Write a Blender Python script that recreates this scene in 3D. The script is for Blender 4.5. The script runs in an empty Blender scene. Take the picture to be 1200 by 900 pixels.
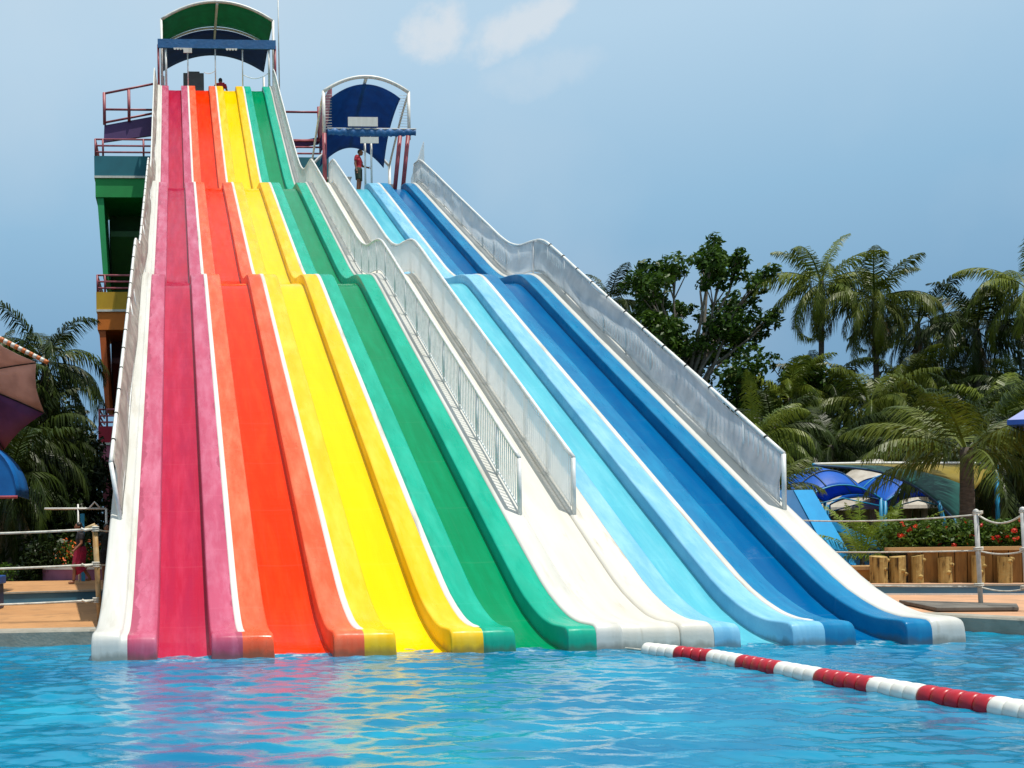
import bpy, bmesh, math, random
import numpy as np
from mathutils import Vector, Matrix
R = math.radians
rng = np.random.default_rng(7)
random.seed(7)
scene = bpy.context.scene
col = scene.collection

# ------------------------------------------------------------------ helpers
def lin(h):
    h = h.lstrip('#'); o = []
    for i in (0, 2, 4):
        c = int(h[i:i+2], 16) / 255
        o.append(c / 12.92 if c <= .04045 else ((c + .055) / 1.055) ** 2.4)
    return tuple(o)

def tag(o, label=None, cat=None, group=None, kind=None):
    if label: o['label'] = label
    if cat: o['category'] = cat
    if group: o['group'] = group
    if kind: o['kind'] = kind
    return o

def thing(name, label, cat, loc=(0, 0, 0), group=None):
    o = bpy.data.objects.new(name, None); col.objects.link(o)
    o.location = loc; o.empty_display_size = .2
    return tag(o, label, cat, group)

def origin(o):
    v = Vector((0, 0, 0))
    while o is not None:
        v = v + Vector(o.location); o = o.parent
    return v

def link(name, me, mat, parent=None, smooth=False):
    o = bpy.data.objects.new(name, me); col.objects.link(o)
    if mat is not None and not me.materials: me.materials.append(mat)
    if parent is not None: o.parent = parent
    if smooth: me.polygons.foreach_set('use_smooth', [True] * len(me.polygons))
    return o

def copy_tree(o, parent=None):
    c = o.copy(); col.objects.link(c); c.parent = parent
    for ch in list(o.children): copy_tree(ch, c)
    return c

class MB:
    def __init__(s): s.v = []; s.f = []
    def add(s, vs, fs):
        b = len(s.v); s.v += [tuple(map(float, p)) for p in vs]
        s.f += [tuple(i + b for i in f) for f in fs]; return s
    def box(s, x0, x1, y0, y1, z0, z1):
        return s.add([(x0,y0,z0),(x1,y0,z0),(x1,y1,z0),(x0,y1,z0),(x0,y0,z1),(x1,y0,z1),(x1,y1,z1),(x0,y1,z1)],
                     [(0,3,2,1),(4,5,6,7),(0,1,5,4),(1,2,6,5),(2,3,7,6),(3,0,4,7)])
    def hexa(s, p):      # 8 points, bottom 4 then top 4
        return s.add(p, [(0,3,2,1),(4,5,6,7),(0,1,5,4),(1,2,6,5),(2,3,7,6),(3,0,4,7)])
    def prism(s, poly, a, b):      # polygon of 3D points extruded from offset a to offset b (vectors)
        n = len(poly); a = Vector(a); b = Vector(b)
        vs = [Vector(p) + a for p in poly] + [Vector(p) + b for p in poly]
        fs = [tuple(range(n))[::-1], tuple(range(n, 2*n))] + [(i, (i+1) % n, n+(i+1) % n, n+i) for i in range(n)]
        return s.add(vs, fs)
    def tube(s, pts, r, n=8, cap=True):
        pts = [Vector(p) for p in pts]; k = len(pts)
        rr = r if isinstance(r, (list, tuple)) else [r] * k
        vs = []; prev = None
        for i, p in enumerate(pts):
            t = (pts[min(i+1, k-1)] - pts[max(i-1, 0)]).normalized()
            if prev is None:
                a = Vector((0, 0, 1)) if abs(t.z) < .9 else Vector((1, 0, 0))
                u = t.cross(a).normalized()
            else:
                u = (prev - t * prev.dot(t)).normalized()
            prev = u; w = t.cross(u)
            for j in range(n):
                an = 2 * math.pi * j / n
                vs.append(p + (u * math.cos(an) + w * math.sin(an)) * rr[i])
        fs = [(i*n+j, i*n+(j+1) % n, (i+1)*n+(j+1) % n, (i+1)*n+j) for i in range(k-1) for j in range(n)]
        if cap: fs += [tuple(range(n))[::-1], tuple(range((k-1)*n, k*n))]
        return s.add(vs, fs)
    def grid(s, P, flip=False):
        a = len(P); b = len(P[0])
        vs = [p for row in P for p in row]
        fs = [(i*b+j, i*b+j+1, (i+1)*b+j+1, (i+1)*b+j) for i in range(a-1) for j in range(b-1)]
        if flip: fs = [f[::-1] for f in fs]
        return s.add(vs, fs)
    def lathe(s, prof, n=24, c=(0, 0, 0)):
        vs = []
        for r, z in prof:
            for j in range(n):
                a = 2*math.pi*j/n; vs.append((c[0]+r*math.cos(a), c[1]+r*math.sin(a), c[2]+z))
        k = len(prof)
        return s.add(vs, [(i*n+j, i*n+(j+1) % n, (i+1)*n+(j+1) % n, (i+1)*n+j) for i in range(k-1) for j in range(n)])
    def build(s, name, mat, parent=None, smooth=False, thick=0, bevel=0, auto=None):
        me = bpy.data.meshes.new(name)
        off = origin(parent)
        me.from_pydata([(p[0]-off.x, p[1]-off.y, p[2]-off.z) for p in s.v], [], s.f); me.update()
        bm = bmesh.new(); bm.from_mesh(me); bmesh.ops.recalc_face_normals(bm, faces=bm.faces)
        if bevel:
            bmesh.ops.bevel(bm, geom=[e for e in bm.edges if e.calc_face_angle(0) > .5], offset=bevel, segments=2, affect='EDGES', profile=.5)
        bm.to_mesh(me); bm.free()
        o = link(name, me, mat, parent, smooth)
        if thick:
            m = o.modifiers.new('thickness', 'SOLIDIFY'); m.thickness = thick; m.offset = 0
        return o

def cube(name, mat, x0, x1, y0, y1, z0, z1, parent=None, bevel=0):
    return MB().box(x0, x1, y0, y1, z0, z1).build(name, mat, parent, bevel=bevel)

# ------------------------------------------------------------------ materials
def newmat(name):
    m = bpy.data.materials.new(name); m.use_nodes = True
    nt = m.node_tree; b = nt.nodes['Principled BSDF']
    return m, nt, b

def noise_node(nt, scale, detail=4, stretch=(1, 1, 1), coord='Object', rough=.55):
    tc = nt.nodes.new('ShaderNodeTexCoord'); mp = nt.nodes.new('ShaderNodeMapping')
    mp.inputs['Scale'].default_value = stretch
    n = nt.nodes.new('ShaderNodeTexNoise'); n.inputs['Scale'].default_value = scale
    n.inputs['Detail'].default_value = detail; n.inputs['Roughness'].default_value = rough
    nt.links.new(tc.outputs[coord], mp.inputs['Vector']); nt.links.new(mp.outputs[0], n.inputs['Vector'])
    return n

def ramp(nt, src, a, b):
    r = nt.nodes.new('ShaderNodeMapRange'); r.inputs['From Min'].default_value = a; r.inputs['From Max'].default_value = b
    nt.links.new(src, r.inputs['Value']); return r.outputs['Result']

def mixc(nt, fac, a, b):
    m = nt.nodes.new('ShaderNodeMix'); m.data_type = 'RGBA'
    for s, v in ((6, a), (7, b)):
        if isinstance(v, tuple): m.inputs[s].default_value = (*v, 1)
        else: nt.links.new(v, m.inputs[s])
    if isinstance(fac, float): m.inputs[0].default_value = fac
    else: nt.links.new(fac, m.inputs[0])
    return m.outputs[2]

def mixfac(nt, src, k):
    n = nt.nodes.new('ShaderNodeMath'); n.operation = 'MULTIPLY'; n.inputs[1].default_value = k; nt.links.new(src, n.inputs[0]); return n.outputs[0]

def paint(name, c, c2=None, rough=.5, scale=2., stretch=(1, 1, 1), lo=.42, hi=.62, bump=.0, bscale=30, c3=None, s3=.7, lo3=.55, hi3=.62, spec=.5, metal=0, roughvar=0, seams=0., wet=None, cracks=None, streak=0., scum=False, ripple=0., ior=1.5):
    c = lin(c) if isinstance(c, str) else c
    if c2 is None: c2 = tuple(x * .8 for x in c)
    c2 = lin(c2) if isinstance(c2, str) else c2
    m, nt, b = newmat(name)
    n = noise_node(nt, scale, 5, stretch)
    out = mixc(nt, ramp(nt, n.outputs['Fac'], lo, hi), c, c2)
    if c3:
        c3 = lin(c3) if isinstance(c3, str) else c3
        n3 = noise_node(nt, s3, 6, stretch, rough=.65)
        out = mixc(nt, ramp(nt, n3.outputs['Fac'], lo3, hi3), out, c3)
    b.inputs['IOR'].default_value = ior
    if streak:
        sn = noise_node(nt, 1., 3, (26, .35, .35)); out = mixc(nt, mixfac(nt, ramp(nt, sn.outputs['Fac'], .58, .72), streak), out, tuple(min(1, x*1.12+.025) for x in c))
        sn2 = noise_node(nt, 1., 3, (31, .3, .3)); out = mixc(nt, mixfac(nt, ramp(nt, sn2.outputs['Fac'], .6, .75), streak), out, tuple(x*.6 for x in c))
    if seams or wet or cracks or scum:
        tco = nt.nodes.new('ShaderNodeTexCoord'); sp = nt.nodes.new('ShaderNodeSeparateXYZ'); nt.links.new(tco.outputs['Object'], sp.inputs[0])
        def mm(op, a_, b_=0., c_=None):
            q = nt.nodes.new('ShaderNodeMath'); q.operation = op
            for i_, v_ in enumerate((a_, b_, c_)):
                if v_ is None: continue
                if isinstance(v_, (int, float)): q.inputs[i_].default_value = v_
                else: nt.links.new(v_, q.inputs[i_])
            return q.outputs[0]
    if wet:
        wn = noise_node(nt, 1.6, 5, (1, .8, 1), rough=.6); m0 = None
        for xc, ww in wet:
            dd = mm('ABSOLUTE', mm('SUBTRACT', sp.outputs['X'], xc)); dd = mm('SUBTRACT', dd, mm('MULTIPLY', mm('SUBTRACT', wn.outputs['Fac'], .38), ww*4.))
            k_ = ramp(nt, dd, ww*.16, 0.); m0 = k_ if m0 is None else mm('MAXIMUM', m0, k_)
        out = mixc(nt, mm('MULTIPLY', m0, .8), out, tuple(x*.72 for x in c))
    if cracks:
        vo = nt.nodes.new('ShaderNodeTexVoronoi'); vo.feature = 'DISTANCE_TO_EDGE'; vo.inputs['Scale'].default_value = 7
        wp = noise_node(nt, 5, 3); vmx = nt.nodes.new('ShaderNodeVectorMath'); vmx.operation = 'ADD'
        sc_ = nt.nodes.new('ShaderNodeVectorMath'); sc_.operation = 'SCALE'; sc_.inputs['Scale'].default_value = .22; nt.links.new(wp.outputs['Color'], sc_.inputs[0])
        nt.links.new(tco.outputs['Object'], vmx.inputs[0]); nt.links.new(sc_.outputs[0], vmx.inputs[1]); nt.links.new(vmx.outputs[0], vo.inputs['Vector'])
        cn_ = noise_node(nt, .8, 3); ck = mm('MULTIPLY', ramp(nt, vo.outputs['Distance'], .03, .0), ramp(nt, cn_.outputs['Fac'], cracks, cracks+.08))
        out = mixc(nt, mm('MULTIPLY', ck, .5), out, tuple(x*.35 for x in c))
    if seams:
        fr = mm('FRACT', mm('DIVIDE', sp.outputs['Y'], 1.31)); ln = ramp(nt, mm('ABSOLUTE', mm('SUBTRACT', fr, .5)), .485, .5)
        out = mixc(nt, mm('MULTIPLY', ln, seams), out, tuple(min(1, x*1.1+.05) for x in c))
    if scum:
        zn = noise_node(nt, 7, 4, (1, 1, .4)); zz = mm('ADD', sp.outputs['Z'], mm('MULTIPLY', mm('SUBTRACT', zn.outputs['Fac'], .5), .16))
        out = mixc(nt, mm('MULTIPLY', ramp(nt, zz, .10, .03), .55), out, (.09, .085, .06))
    nt.links.new(out, b.inputs['Base Color'])
    b.inputs['Roughness'].default_value = rough
    if roughvar:
        rv = noise_node(nt, scale*1.7, 4, stretch)
        mr = nt.nodes.new('ShaderNodeMapRange'); mr.inputs[1].default_value = .35; mr.inputs[2].default_value = .65
        mr.inputs[3].default_value = max(.05, rough-roughvar); mr.inputs[4].default_value = rough+roughvar
        nt.links.new(rv.outputs['Fac'], mr.inputs[0]); nt.links.new(mr.outputs[0], b.inputs['Roughness'])
    b.inputs['Specular IOR Level'].default_value = spec; b.inputs['Metallic'].default_value = metal
    if bump or ripple:
        bn = noise_node(nt, bscale, 4, (1, 1, 1) if not ripple else (.18, 1, 1)); bump = max(bump, ripple); bp = nt.nodes.new('ShaderNodeBump'); bp.inputs['Strength'].default_value = bump
        bp.inputs['Distance'].default_value = .02
        nt.links.new(bn.outputs['Fac'], bp.inputs['Height']); nt.links.new(bp.outputs[0], b.inputs['Normal'])
    return m

def leafmat(name, c, c2, trans=.3, scale=1.2, rough=.42):
    m, nt, b = newmat(name); b.inputs['Specular IOR Level'].default_value = .2
    n = noise_node(nt, scale, 3); oi = nt.nodes.new('ShaderNodeObjectInfo')
    hs = nt.nodes.new('ShaderNodeHueSaturation')
    out = mixc(nt, ramp(nt, n.outputs['Fac'], .35, .65), lin(c), lin(c2))
    nt.links.new(out, hs.inputs['Color'])
    mr = nt.nodes.new('ShaderNodeMapRange'); mr.inputs[3].default_value = .75; mr.inputs[4].default_value = 1.2
    nt.links.new(oi.outputs['Random'], mr.inputs[0]); nt.links.new(mr.outputs[0], hs.inputs['Value'])
    nt.links.new(hs.outputs[0], b.inputs['Base Color']); b.inputs['Roughness'].default_value = rough
    t = nt.nodes.new('ShaderNodeBsdfTranslucent'); nt.links.new(hs.outputs[0], t.inputs['Color'])
    mx = nt.nodes.new('ShaderNodeMixShader'); mx.inputs[0].default_value = trans
    nt.links.new(b.outputs[0], mx.inputs[1]); nt.links.new(t.outputs[0], mx.inputs[2])
    nt.links.new(mx.outputs[0], nt.nodes['Material Output'].inputs['Surface'])
    return m

def clothmat(name, c, c2, trans=.35, rough=.5, bump=.3, bscale=4, alpha=1., stretch=(1, 1, 1)):
    m, nt, b = newmat(name)
    n = noise_node(nt, 2.5, 5, stretch)
    out = mixc(nt, ramp(nt, n.outputs['Fac'], .38, .65), lin(c), lin(c2))
    nt.links.new(out, b.inputs['Base Color']); b.inputs['Roughness'].default_value = rough
    bn = noise_node(nt, bscale, 5, stretch); bp = nt.nodes.new('ShaderNodeBump'); bp.inputs['Strength'].default_value = bump; bp.inputs['Distance'].default_value = .1
    nt.links.new(bn.outputs['Fac'], bp.inputs['Height']); nt.links.new(bp.outputs[0], b.inputs['Normal'])
    t = nt.nodes.new('ShaderNodeBsdfTranslucent'); nt.links.new(out, t.inputs['Color'])
    mx = nt.nodes.new('ShaderNodeMixShader'); mx.inputs[0].default_value = trans
    nt.links.new(b.outputs[0], mx.inputs[1]); nt.links.new(t.outputs[0], mx.inputs[2])
    last = mx.outputs[0]
    if alpha < 1:
        tr = nt.nodes.new('ShaderNodeBsdfTransparent'); m2 = nt.nodes.new('ShaderNodeMixShader'); m2.inputs[0].default_value = alpha
        nt.links.new(tr.outputs[0], m2.inputs[1]); nt.links.new(last, m2.inputs[2]); last = m2.outputs[0]
    nt.links.new(last, nt.nodes['Material Output'].inputs['Surface'])
    return m

ST = (3.5, .45, .45)     # streaks run down the slope
M = {}
M['white'] = paint('white_gelcoat', '#d6d5cf', '#c9c8c0', .42, 1.5, ST, .4, .7, c3='#aca698', s3=1.1, lo3=.56, hi3=.74, bump=.06, streak=.2, scum=False)
M['edgewhite'] = paint('white_slide_edge', '#c9c8c2', '#bdbcb4', .42, 1.5, ST, .4, .7, c3='#aca698', s3=1.1, lo3=.54, hi3=.74, bump=.06, streak=.25, scum=True, seams=.0)
M['cream'] = paint('cream_walkway', '#ccc8be', '#c2bdb0', .5, 1.2, ST, .38, .68, c3='#a39b88', s3=2.2, lo3=.6, hi3=.75, bump=.08, streak=.2, scum=True)
lanes_def = {
 'red':    dict(ch=('#a81c3a', '#9c2042', '#b4304e'), rd=('#b24c68', '#a84460', '#c07088')),
 'orange': dict(ch=('#e02c00', '#da3004', '#e43c10'), rd=('#dc5634', '#d44e2a', '#e07352')),
 'yellow': dict(ch=('#e8c000', '#e6ba00', '#e9c60c'), rd=('#e4b408', '#dfac04', '#e9c43c')),
 'green':  dict(ch=('#007a4c', '#008052', '#008a5c'), rd=('#009a7e', '#009478', '#1cab90')),
 'light blue': dict(ch=('#56aebe', '#50a4b8', '#6cb8c6'), rd=('#70aecc', '#68a6c8', '#90c3dc')),
 'dark blue':  dict(ch=('#005288', '#00588e', '#046496'), rd=('#006c9c', '#006496', '#107fac')),
}
for k, d in lanes_def.items():
    a, b, c = d['ch']
    M[k+' ch'] = paint(k+' channel', a, b, .14, 1.3, ST, .35, .7, .03, 9, c, 1.6, .45, .75, roughvar=.08, spec=.3, seams=.22, streak=.22, ripple=.22, ior=1.22)
    a, b, c = d['rd']
    M[k+' rd'] = paint(k+' ridge', a, b, .34, 1.6, (2.4, .5, .5), .35, .7, .05, 24, c, 1.9, .42, .74, roughvar=.12, spec=.4, seams=.3, streak=.16, scum=True, ior=1.3,
                       wet={'red': [(-.02, .11), (1.37, .10)], 'green': [(4.25, .06)]}.get(k), cracks={'orange': .5, 'red': .62}.get(k))
M['galv'] = paint('galvanised_rail', '#dcdedc', '#c2c5c3', .45, 6, lo=.4, hi=.7, spec=.6, metal=.1)
M['whitepipe'] = paint('white_pipe', '#d9dad6', '#c2c0b8', .4, 5, lo=.5, hi=.75, c3='#8f7660', s3=9, lo3=.66, hi3=.7)
M['baluster'] = paint('pale_baluster', '#efefec', '#dcdedb', .5, 8)
M['net'] = clothmat('grey_netting', '#f6f7f5', '#eceeec', .7, .6, .25, 9, .5, (1, 1, 1))
M['tarp'] = clothmat('clear_tarp', '#e2e7ea', '#cfd6da', .62, .2, .9, 1.1, .86, (1, 1.3, 1))
M['film'] = clothmat('thin_clear_film', '#e4e9ec', '#d6dde2', .65, .2, .5, 2.2, .5, (1, 1.3, 1))
M['sheet'] = clothmat('weathered_sheet', '#d0cbc0', '#aeaaa0', .45, .5, .5, 3, 1., (1, 1, 1))
M['rail_red'] = paint('maroon_rail_paint', '#a04c56', '#8a3e48', .5, 4)
M['rail_pink'] = paint('pink_rail_paint', '#c06c76', '#a85a64', .5, 4)
M['concrete'] = paint('kerb_concrete', '#9d988c', '#848074', .8, 2.5, lo=.35, hi=.65, bump=.3, bscale=25, c3='#54524b', s3=3, lo3=.58, hi3=.75)
M['deck'] = paint('tan_deck', '#b78858', '#a97a4c', .85, 1.1, lo=.35, hi=.65, bump=.2, bscale=40, c3='#8c6844', s3=2.4, lo3=.5, hi3=.72, seams=.3)
M['pinkdeck'] = paint('pink_deck', '#c29572', '#b58865', .85, 1.2, lo=.35, hi=.65, bump=.2, bscale=40, c3='#94745a', s3=2.2, lo3=.5, hi3=.75, seams=.3)
M['tealtile'] = paint('teal_tile', '#3f6d82', '#35607a', .3, 1.4, (1, 1, 4), .4, .6)
M['dark'] = paint('dark_interior', '#141414', '#0d0d0d', .8)
M['ropewhite'] = paint('rope_white', '#d2cec2', '#b5b0a3', .8, 12, bump=.4, bscale=90)
M['grass'] = paint('ground_grass', '#3a4a1e', '#4a4526', .95, .6, lo=.4, hi=.6, bump=.4, bscale=12)
M['log'] = paint('log_post', '#b59a5c', '#94783f', .85, 5, (3, 3, .4), .4, .6, .6, 18, '#3f3018', 5, .56, .64)
M['plank'] = paint('planter_boards', '#9a6f34', '#7e5826', .8, 3, (5, 5, .6), .4, .65, .25, 20, '#5c4526', 2, .6, .75)
M['bark'] = paint('palm_bark', '#5d5348', '#463f36', .9, 5, (1, 1, 4), .4, .6, .5, 14)
M['treebark'] = paint('pale_bark', '#8a8378', '#6b645a', .9, 4, bump=.4, bscale=12)
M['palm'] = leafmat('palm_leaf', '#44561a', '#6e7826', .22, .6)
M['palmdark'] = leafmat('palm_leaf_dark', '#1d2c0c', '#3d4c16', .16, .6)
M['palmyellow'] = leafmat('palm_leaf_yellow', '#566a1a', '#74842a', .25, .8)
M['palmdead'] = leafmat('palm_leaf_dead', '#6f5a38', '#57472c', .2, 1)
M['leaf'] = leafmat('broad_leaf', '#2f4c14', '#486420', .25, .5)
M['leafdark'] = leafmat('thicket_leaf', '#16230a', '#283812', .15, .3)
M['hedge'] = leafmat('hedge_leaf', '#3a5a18', '#587024', .3, 2)
M['flower'] = paint('red_flower', '#c01c16', '#d8401c', .6, 6)

# ------------------------------------------------------------------ camera (solved from the photograph)
F = 1150.0
camd = bpy.data.cameras.new('camera'); cam = bpy.data.objects.new('camera', camd); col.objects.link(cam)
yaw, roll = 0.0550322, 0.0148635
fw = Vector((math.sin(yaw), math.cos(yaw), 0)); r0 = Vector((math.cos(yaw), -math.sin(yaw), 0)); up = Vector((0, 0, 1))
rt = r0 * math.cos(roll) - up * math.sin(roll); u2 = r0 * math.sin(roll) + up * math.cos(roll)
mw = Matrix(((rt.x, u2.x, -fw.x, .6486), (rt.y, u2.y, -fw.y, -11.5124), (rt.z, u2.z, -fw.z, 1.33), (0, 0, 0, 1)))
cam.matrix_world = mw
camd.sensor_width = 36; camd.lens = F / 1200 * 36
camd.shift_x = (600 - 275.9) / 1200; camd.shift_y = (638.26 - 450) / 1200
camd.clip_start = .05; camd.clip_end = 3000
scene.camera = cam

# ------------------------------------------------------------------ light
sun_dir = Vector((.20, -.17, .96)).normalized()
sl = bpy.data.lights.new('sun', 'SUN'); sl.energy = 4.7; sl.angle = R(.55); sl.color = (1, .95, .86)
so = bpy.data.objects.new('sun', sl); col.objects.link(so); so.location = (30, -20, 80)
so.rotation_euler = sun_dir.to_track_quat('Z', 'Y').to_euler()
w = bpy.data.worlds.new('World'); scene.world = w; w.use_nodes = True
nt = w.node_tree; bg = nt.nodes['Background']
sky = nt.nodes.new('ShaderNodeTexSky'); sky.sky_type = 'NISHITA'; sky.sun_disc = False
sky.sun_elevation = math.asin(sun_dir.z); sky.sun_rotation = math.atan2(sun_dir.x, sun_dir.y)
sky.air_density = 1.0; sky.dust_density = 1.2; sky.ozone_density = 1.5
tc = nt.nodes.new('ShaderNodeTexCoord')
def vm(op, a, b=None):
    n = nt.nodes.new('ShaderNodeVectorMath'); n.operation = op
    nt.links.new(a, n.inputs[0])
    if b is not None:
        if isinstance(b, (tuple, Vector)): n.inputs[1].default_value = tuple(b)
        else: nt.links.new(b, n.inputs[1])
    return n
def mt(op, a, b=None, clamp=False):
    n = nt.nodes.new('ShaderNodeMath'); n.operation = op; n.use_clamp = clamp
    for i, v in enumerate((a, b)):
        if v is None: continue
        if isinstance(v, (int, float)): n.inputs[i].default_value = v
        else: nt.links.new(v, n.inputs[i])
    return n.outputs[0]
d = tc.outputs['Generated']
sep = nt.nodes.new('ShaderNodeSeparateXYZ'); nt.links.new(d, sep.inputs[0])
# physical sky mixed with a colour ramp; unseen zenith whitened to neutralise fill light
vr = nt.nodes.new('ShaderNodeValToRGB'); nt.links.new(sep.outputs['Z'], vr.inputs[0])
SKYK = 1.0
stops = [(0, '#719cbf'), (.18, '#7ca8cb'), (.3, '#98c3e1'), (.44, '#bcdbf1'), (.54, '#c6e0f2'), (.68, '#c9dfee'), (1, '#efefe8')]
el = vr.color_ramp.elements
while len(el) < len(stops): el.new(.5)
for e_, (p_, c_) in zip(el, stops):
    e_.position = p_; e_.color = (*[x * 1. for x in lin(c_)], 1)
cn = nt.nodes.new('ShaderNodeTexNoise'); cn.inputs['Scale'].default_value = 26; cn.inputs['Detail'].default_value = 9; cn.inputs['Roughness'].default_value = .62
nt.links.new(d, cn.inputs['Vector'])
cn2 = nt.nodes.new('ShaderNodeTexNoise'); cn2.inputs['Scale'].default_value = 3; cn2.inputs['Detail'].default_value = 5
nt.links.new(d, cn2.inputs['Vector'])
def pixdir(x, y): return (fw + rt * ((x - 275.9) / F) - u2 * ((y - 638.26) / F)).normalized()
clouds = [(508, 40, 40, 26, 0, .8), (600, 38, 52, 22, .25, .75), (640, 14, 34, 16, .3, .75), (630, 86, 60, 22, .1, .22)]
acc = None
for x, y, wx, wy, tilt, amt in clouds:
    c = pixdir(x, y); ax = (rt * math.cos(tilt) + u2 * math.sin(tilt)); ay = (u2 * math.cos(tilt) - rt * math.sin(tilt))
    df = vm('SUBTRACT', d, c).outputs[0]
    a = mt('DIVIDE', vm('DOT_PRODUCT', df, ax).outputs['Value'], wx / F * .92); b = mt('DIVIDE', vm('DOT_PRODUCT', df, ay).outputs['Value'], wy / F * .92)
    q = mt('ADD', mt('MULTIPLY', a, a), mt('MULTIPLY', b, b))
    q = mt('ADD', q, mt('MULTIPLY', mt('SUBTRACT', cn.outputs['Fac'], .5), 3.6))
    mr = nt.nodes.new('ShaderNodeMapRange'); mr.interpolation_type = 'SMOOTHSTEP'; mr.inputs[1].default_value = 1.5; mr.inputs[2].default_value = .0
    mr.inputs[3].default_value = 0; mr.inputs[4].default_value = amt
    nt.links.new(q, mr.inputs[0]); m_ = mr.outputs[0]
    acc = m_ if acc is None else mt('MAXIMUM', acc, m_)
veil = mt('MULTIPLY', ramp(nt, cn2.outputs['Fac'], .45, .8), .35)
acc = mt('MAXIMUM', acc, veil)
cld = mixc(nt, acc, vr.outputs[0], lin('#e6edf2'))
skyscaled = nt.nodes.new('ShaderNodeMix'); skyscaled.data_type = 'RGBA'; skyscaled.blend_type = 'MULTIPLY'; skyscaled.inputs[0].default_value = 1
nt.links.new(sky.outputs[0], skyscaled.inputs[6]); skyscaled.inputs[7].default_value = (.9, .9, .9, 1)
gain = nt.nodes.new('ShaderNodeMix'); gain.data_type = 'RGBA'; gain.blend_type = 'MULTIPLY'; gain.inputs[0].default_value = 1
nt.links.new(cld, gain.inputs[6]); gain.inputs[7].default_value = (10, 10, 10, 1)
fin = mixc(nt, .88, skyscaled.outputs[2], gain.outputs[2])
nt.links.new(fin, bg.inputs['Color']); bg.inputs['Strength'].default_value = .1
scene.view_settings.view_transform = 'Standard'; scene.view_settings.look = 'None'
scene.view_settings.exposure = 0; scene.view_settings.gamma = 1
scene.cycles.max_bounces = 6; scene.cycles.transparent_max_bounces = 12

# ------------------------------------------------------------------ slide profile (height of the ridge tops along Y)
cp = [(.0,.22),(.06,.27),(.14,.285),(.45,.285),(.75,.32),(1.1,.42),(1.6,.63),(2.1,.93),(3.3,1.70),(5.8,3.32),(9.3,5.58),(11.2,6.82),(12.7,7.80),
      (13.2,8.10),(13.6,8.26),(14.2,8.40),(15.0,8.55),(15.7,8.80),(16.5,9.22),(17.5,9.85),(21,12.07),(25.0,14.62),(25.7,15.05),(26.1,15.24),(26.8,15.38),
      (27.6,15.50),(28.4,15.76),(29.2,16.20),(30.2,16.95),(31.5,18.05),(34,20.25),(37,22.9),(39.6,25.2),(40.0,25.42),(40.4,25.47),(41,25.47)]
cy = np.array([c[0] for c in cp]); cz = np.array([c[1] for c in cp])
# monotone cubic interpolation
dk = np.diff(cz) / np.diff(cy); ms = np.zeros(len(cy)); ms[0] = dk[0]; ms[-1] = dk[-1]
for i in range(1, len(cy)-1):
    ms[i] = 0 if dk[i-1]*dk[i] <= 0 else 2*dk[i-1]*dk[i]/(dk[i-1]+dk[i])
def prof(y):
    y = min(max(y, 0), 41); i = int(min(max(np.searchsorted(cy, y) - 1, 0), len(cy) - 2))
    h = cy[i+1] - cy[i]; t = (y - cy[i]) / h
    return float((2*t**3-3*t**2+1)*cz[i] + (t**3-2*t**2+t)*h*ms[i] + (-2*t**3+3*t**2)*cz[i+1] + (t**3-t**2)*h*ms[i+1])
def stations(y0, y1):
    out = []; y = y0
    while y < y1 - 1e-6:
        out.append(y)
        near = min(abs(y-14), abs(y-26.8), 99)
        y += .08 if y < 1.2 else (.16 if near < 2.6 or y > 39 else .3)
    out.append(y1); return out
LIP = [(-.012, -.5), (-.012, -.1), (-.010, .06), (-.006, .12), (.0, .18), (.02, .232), (.05, .262)]
def ridge_line(y1):
    ys = [y for y in stations(.1, y1)]
    return LIP + [(y, prof(y)) for y in ys]
def floor_z(y):
    z = prof(y) - .24
    if y < 1.0: z -= .09 * (1 - y) ** 2
    return z
def floor_line(y1):
    return [(-.9, -.34), (-.5, -.2), (-.2, -.09)] + [(y, floor_z(y)) for y in stations(0, y1)]
def sweep(line, sec):
    return [[(x, y, z + dz) for x, dz in sec] for y, z in line]

def lane(root, key, label, xa, xb, ytop, lw, rw):
    fl = floor_line(ytop)
    xl, xr = xa + lw, xb - rw
    sec = [(xl + .01, .012), (xl + .05, .002), (xl + .12, 0), ((xl+xr)/2, -.008), (xr - .12, 0), (xr - .05, .002), (xr - .002, .012)]
    ch = MB().grid(sweep(fl, sec)).build('lane', M[key+' ch'], root, True); tag(ch, label)
    rl = ridge_line(ytop)
    n = len(rl)
    secL = [(xa, 0), (xa+lw*.5, .004), (xl-.022, 0), (xl-.006, -.004), (xl+.006, -.018), (xl+.018, -.22), (xl+.02, -.3)]
    secR = [(xr-.012, -.3), (xr-.01, -.22), (xr-.004, -.022), (xr+.006, -.006), (xr+.022, 0), (xb-rw*.5, .004), (xb, 0)]
    for s_, sc in (('l', secL), ('r', secR)):
        mb = MB().grid(sweep(rl, sc)); b0 = (n-1)*len(sc)
        o = mb.build('ridge', M[key+' rd'], ch, True)
    return ch

def stripe(root, x, y1, y0=.22, w=.045):
    ys = stations(y0, y1)
    hh = lambda y: max(0., min(1., (y-y0)/.12))
    MB().grid([[(x-w, y, prof(y)-.004), (x-w*.9, y, prof(y)+.016*hh(y)-.004), (x, y, prof(y)+.02*hh(y)-.004), (x+w*.9, y, prof(y)+.016*hh(y)-.004), (x+w, y, prof(y)-.004)] for y in ys]).build('divider_stripe', M['white'], root, True)

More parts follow.
